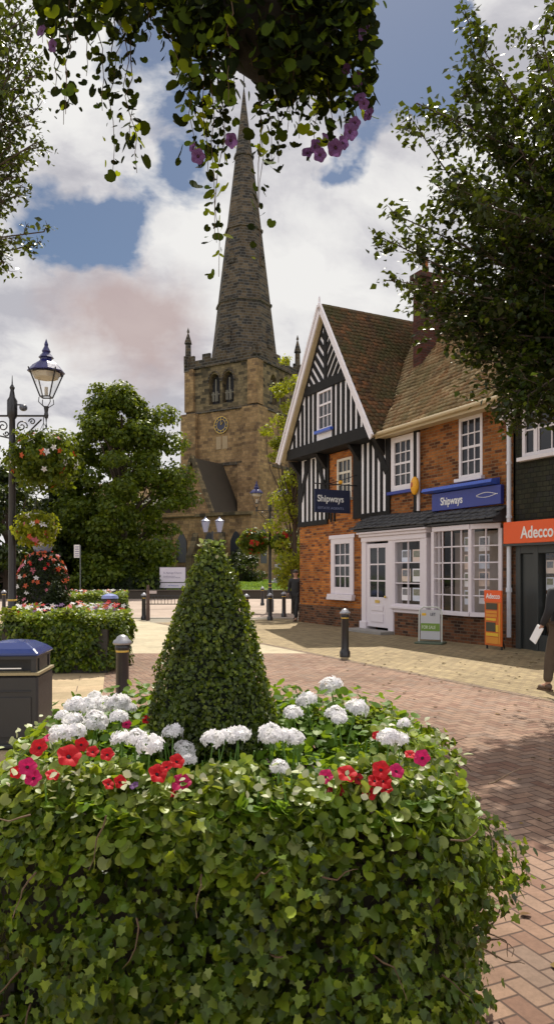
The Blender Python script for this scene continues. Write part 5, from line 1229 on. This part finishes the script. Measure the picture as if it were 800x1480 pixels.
def person(label,loc,rz,h,stride,coat,trous,shoe,hair,armL,armR,long_coat=False,head_turn=0):
    t=thing('person',label,'person',loc,rz)
    k=h/1.75
    def V(x,y,z,r): return (x*k,y*k,z*k,r*k if not hasattr(r,'__len__') else (r[0]*k,r[1]*k))
    fL,fR=stride,-stride
    hipz,kneez=.92,.50
    legs={}
    for s,f in ((-1,fL),(1,fR)):
        legs[s]=dict(hip=(s*.09,0,hipz-.02),knee=(s*.10,f*.55+.03,kneez),ank=(s*.10,f-(.03 if f<0 else 0),.09+(.04 if f<-.1 else 0)))
    # body: one continuous figure
    vr=[V(0,0,.95,.12),V(0,0,1.12,.12),V(0,.0,1.30,.135),V(0,-.01,1.42,.10),V(0,0,1.50,.055),V(0,.015,1.56,.055),V(0,.02,1.64,.088),V(0,.015,1.70,.075)]
    e=[(0,1),(1,2),(2,3),(3,4),(4,5),(5,6),(6,7)]
    for s in (-1,1):
        b=len(vr); L=legs[s]
        vr+=[V(*L['hip'],.085),V(*L['knee'],.055),V(*L['ank'],.038),V(L['ank'][0],L['ank'][1]+.13,.05,.035)]; e+=[(0,b),(b,b+1),(b+1,b+2),(b+2,b+3)]
    arms={-1:armL,1:armR}
    for s in (-1,1):
        b=len(vr); el,wr=arms[s]
        vr+=[V(s*.19,-.01,1.42,.055),V(*el,.04),V(*wr,.026)]; e+=[(3,b),(b,b+1),(b+1,b+2)]
        d=(Vector(wr)-Vector(el)).normalized(); w=Vector(wr)+d*.05; vr.append(V(*w,.03)); e.append((b+2,b+3)); pb=b+3
        side=Vector((0,1,0))
        for f_ in range(4):
            o_=side*(-.03+.02*f_); p1=w+d*.035+o_; p2=p1+d*(.030+.006*(f_ in(1,2)))-Vector((s*.008,0,0)); p3=p2+d*.022-Vector((s*.014,0,0)); c=len(vr)
            vr+=[V(*p1,.009),V(*p2,.0085),V(*p3,.007)]; e+=[(pb,c),(c,c+1),(c+1,c+2)]
        p1=w+side*.035+d*.0; p2=p1+side*.015+d*.03; c=len(vr); vr+=[V(*p1,.010),V(*p2,.008)]; e+=[(pb,c),(c,c+1)]
    body=skin('body',vr,e,SKINM,t,2,0)
    # face pieces
    m=MB(); m.sphere((0,.105*k,1.635*k),(.014*k,.02*k,.022*k),8,6); m.sphere((-.088*k,.015*k,1.64*k),(.012*k,.022*k,.03*k),8,6); m.sphere((.088*k,.015*k,1.64*k),(.012*k,.022*k,.03*k),8,6); m.build('nose_and_ears',SKINM,t,smooth=True)
    m=MB(); m.sphere((-.032*k,.098*k,1.66*k),.011*k,8,6); m.sphere((.032*k,.098*k,1.66*k),.011*k,8,6); m.box(-.022*k,.022*k,.097*k,.103*k,1.59*k,1.597*k); m.build('eyes_and_mouth',paint('eye_dark',(.05,.03,.03),.4),t,smooth=True)
    m=MB(); m.sphere((0,-.012*k,1.69*k),(.098*k,.108*k,.088*k),14,10); m.sphere((0,-.035*k,1.64*k),(.09*k,.08*k,.085*k),12,8); m.build('hair',hair,t,smooth=True)
    # jacket
    hem=.80 if not long_coat else .62
    vr=[V(0,0,hem,(.19,.15)),V(0,0,.95,(.18,.145)),V(0,0,1.12,(.175,.14)),V(0,0,1.30,(.19,.145)),V(0,-.01,1.43,(.13,.11)),V(0,0,1.50,.07)]
    e=[(0,1),(1,2),(2,3),(3,4),(4,5)]
    for s in (-1,1):
        b=len(vr); el,wr=arms[s]; w=Vector(el).lerp(Vector(wr),.92)
        vr+=[V(s*.19,-.01,1.42,.075),V(*el,.062),V(*w,.045)]; e+=[(4,b),(b,b+1),(b+1,b+2)]
    skin('jacket',vr,e,coat,t,2,2)
    vr=[V(0,0,.93,(.15,.12))]; e=[]
    for s in (-1,1):
        b=len(vr); L=legs[s]; a=L['ank']; vr+=[V(*L['hip'],.105),V(*L['knee'],.082),V(a[0],a[1]+.01,a[2]+.02,.068)]; e+=[(0,b),(b,b+1),(b+1,b+2)]
    skin('trousers',vr,e,trous,t,2,0)
    for s in (-1,1):
        a=legs[s]['ank']; m=MB(); zc=a[2]-.03
        m.sphere((a[0]*k,(a[1]-.01)*k,zc*k),(.045*k,.06*k,.055*k),10,8); m.sphere((a[0]*k,(a[1]+.10)*k,(zc-.018)*k),(.048*k,.10*k,.038*k),12,8); m.box((a[0]-.044)*k,(a[0]+.044)*k,(a[1]-.06)*k,(a[1]+.18)*k,(zc-.058)*k,(zc-.035)*k)
        m.build('shoe',shoe,t,smooth=True)
    return t
DARKCOAT=paint('dark_jacket',(.018,.018,.020),.8,.3,9,bump=.5); KHAKI=paint('khaki_trousers',(.085,.062,.042),.85,.3,9,bump=.5)
BLACKTR=paint('black_trousers',(.015,.015,.017),.8,.3,9); SHOE=paint('brown_shoe',(.09,.05,.03),.5,.2,9); GREYH=paint('grey_hair',(.48,.46,.44),.8,.4,60,bump=.8); DARKH=paint('dark_hair',(.03,.022,.018),.7,.3,60)
pr=person('grey haired man in dark jacket and khaki trousers seen from behind, at right edge',(at(813,0,10.1).x,10.15,.012),R(22),1.74,.16,DARKCOAT,KHAKI,SHOE,GREYH,((-.27,-.05,1.15),(-.27,.10,.92)),((.27,-.05,1.15),(.26,.12,.95)))
pa=thing('papers','folded white papers held in the left hand of the man at the right edge','papers',pr.matrix_basis@Vector((-.30,.14,.82)) if 0 else (0,0,0))
M_=Matrix.Translation(pr.location)@Matrix.Rotation(R(22),4,'Z'); pa.location=M_@Vector((-.285,.15,.84)); pa.rotation_euler=(R(25),R(12),R(22))
m=MB(); m.box(-.012,.0,-.07,.07,-.16,.08); m.box(.002,.006,-.06,.075,-.15,.09); m.build('sheets',LETTER,pa)
person('person in a long dark coat walking past the brick corner of the timbered shop',(at(427,0,25.2).x,25.2,.01),R(160),1.76,.28,DARKCOAT,BLACKTR,SHOE,DARKH,((-.25,-.06,1.15),(-.24,.1,.93)),((.25,-.06,1.15),(.24,.1,.93)),True)
# ================================================================== SKY, SUN, CAMERA
EL=58; SX,SY=.10,1.0
az=math.atan2(SX,SY)
world=bpy.data.worlds.new('World'); sc.world=world; world.use_nodes=True; nt=world.node_tree; nt.nodes.clear()
class WT(NT):
    def __init__(s,t): s.t=t
wt=WT(nt); out=wt.n('ShaderNodeOutputWorld')
sky=wt.n('ShaderNodeTexSky',sky_type='NISHITA'); sky.sun_disc=False; sky.sun_elevation=R(EL); sky.sun_rotation=az; sky.air_density=1.0; sky.dust_density=.6; sky.ozone_density=1.5
tc=wt.n('ShaderNodeTexCoord'); D0=tc.outputs['Generated']
sp_=wt.n('ShaderNodeSeparateXYZ'); wt.l(D0,sp_.inputs[0])
zc=wt.math('MAXIMUM',sp_.outputs[2],0.0); den=wt.math('ADD',zc,.42)
cb=wt.n('ShaderNodeCombineXYZ'); wt.l(wt.math('DIVIDE',sp_.outputs[0],den),cb.inputs[0]); wt.l(wt.math('DIVIDE',sp_.outputs[1],den),cb.inputs[1]); wt.l(wt.math('MULTIPLY',zc,1.2),cb.inputs[2])
warp=wt.noise(cb.outputs[0],2.2,3,.5,out=1)
wv=wt.n('ShaderNodeVectorMath',operation='MULTIPLY_ADD'); wt.l(warp,wv.inputs[0]); wv.inputs[1].default_value=(.25,.25,.25); wt.l(cb.outputs[0],wv.inputs[2])
n1=wt.noise(wv.outputs[0],3.2,9,.58); n2=wt.noise(wv.outputs[0],3.4,8,.58)
base=wt.math('ADD',wt.math('MULTIPLY',n1,1.35),.125)                     # overall cover
def blob(px,py,rad,amt,warpamt=1.0):
    d=Vector(((px-400)/F,1,(HZ-py)/F)).normalized()
    global base
    wd=wt.n('ShaderNodeVectorMath',operation='MULTIPLY_ADD'); wt.l(wt.noise(D0,7,5,.6,out=1),wd.inputs[0]); wd.inputs[1].default_value=(.16,.16,.16); 
    ad=wt.n('ShaderNodeVectorMath',operation='ADD'); wt.l(D0,ad.inputs[0]); ad.inputs[1].default_value=(-.08,-.08,-.08); wt.l(ad.outputs[0],wd.inputs[2])
    nm=wt.n('ShaderNodeVectorMath',operation='NORMALIZE'); wt.l(wd.outputs[0],nm.inputs[0])
    ds=wt.n('ShaderNodeVectorMath',operation='DISTANCE'); wt.l(nm.outputs[0],ds.inputs[0]); ds.inputs[1].default_value=d
    r=rad/F/1.15
    v=wt.n('ShaderNodeMapRange'); v.interpolation_type='SMOOTHSTEP'; wt.l(ds.outputs['Value'],v.inputs[0]); v.inputs[1].default_value=0; v.inputs[2].default_value=r*1.6; v.inputs[3].default_value=amt; v.inputs[4].default_value=0
    return v.outputs[0]
for (px,py,rad,amt) in ((575,60,95,-.50),(600,10,70,-.40),(520,130,60,-.28),(490,248,38,-.36),(250,190,80,-.34),(130,90,60,-.26),(40,320,70,-.30),(150,310,60,-.24),(95,240,40,.10),(70,200,60,-.26),(230,20,70,-.34),(360,40,60,-.3),(470,60,60,-.3),(120,210,46,.22)):
    base=wt.math('ADD',base,blob(px,py,rad,amt))
mask=wt.ramp(base,[(.475,(0,0,0)),(.54,(.55,.55,.55)),(.61,(1,1,1))])
shade=wt.ramp(n2,[(.40,(.40,.395,.43)),(.47,(.52,.51,.53)),(.52,(.62,.61,.61)),(.60,(.70,.69,.675))])
tan_=blob(180,465,92,1.6); tan_=wt.math('MINIMUM',wt.math('MAXIMUM',tan_,0),1)
shade=wt.mix(wt.math('MULTIPLY',tan_,.85),shade,(.41,.32,.31))
# unseen clouds behind the camera, brightened to fill the shaded shopfronts
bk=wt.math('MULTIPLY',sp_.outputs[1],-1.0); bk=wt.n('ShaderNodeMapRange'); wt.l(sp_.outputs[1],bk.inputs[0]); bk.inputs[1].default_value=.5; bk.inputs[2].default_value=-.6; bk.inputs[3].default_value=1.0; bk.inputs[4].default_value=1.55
b1=wt.n('ShaderNodeBackground'); wt.l(sky.outputs[0],b1.inputs[0]); b1.inputs[1].default_value=.052
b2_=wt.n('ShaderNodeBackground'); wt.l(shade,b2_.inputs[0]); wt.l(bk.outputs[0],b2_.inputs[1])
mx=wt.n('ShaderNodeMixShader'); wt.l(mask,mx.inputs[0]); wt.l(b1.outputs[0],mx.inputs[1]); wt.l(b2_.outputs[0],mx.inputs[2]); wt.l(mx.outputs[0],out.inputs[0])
sl_=bpy.data.lights.new('sun','SUN'); sl_.energy=5.0; sl_.angle=R(.55); sl_.color=(1,.93,.80)
so=bpy.data.objects.new('sun',sl_); link(so)
sd=Vector((math.sin(az)*math.cos(R(EL)),math.cos(az)*math.cos(R(EL)),math.sin(R(EL)))); so.rotation_euler=sd.to_track_quat('Z','Y').to_euler()
cam=bpy.data.cameras.new('camera'); cam.sensor_fit='VERTICAL'; cam.sensor_height=36; cam.lens=36*F/1480; cam.shift_y=(HZ-740)/1480; cam.clip_end=2000; cam.clip_start=.05
co=bpy.data.objects.new('camera',cam); link(co); co.location=(0,0,H); co.rotation_euler=(R(90),0,0); sc.camera=co
sc.view_settings.view_transform='Standard'; sc.view_settings.look='None'; sc.view_settings.exposure=.32; sc.view_settings.gamma=1; sc.view_settings.use_curve_mapping=False
sc.cycles.use_denoising=True; sc.cycles.max_bounces=6; sc.cycles.transparent_max_bounces=8; sc.cycles.sample_clamp_indirect=6
sc.cycles.use_adaptive_sampling=True; sc.cycles.adaptive_threshold=.02
print('verts',sum(len(o.data.vertices) for o in sc.objects if o.type=='MESH'))
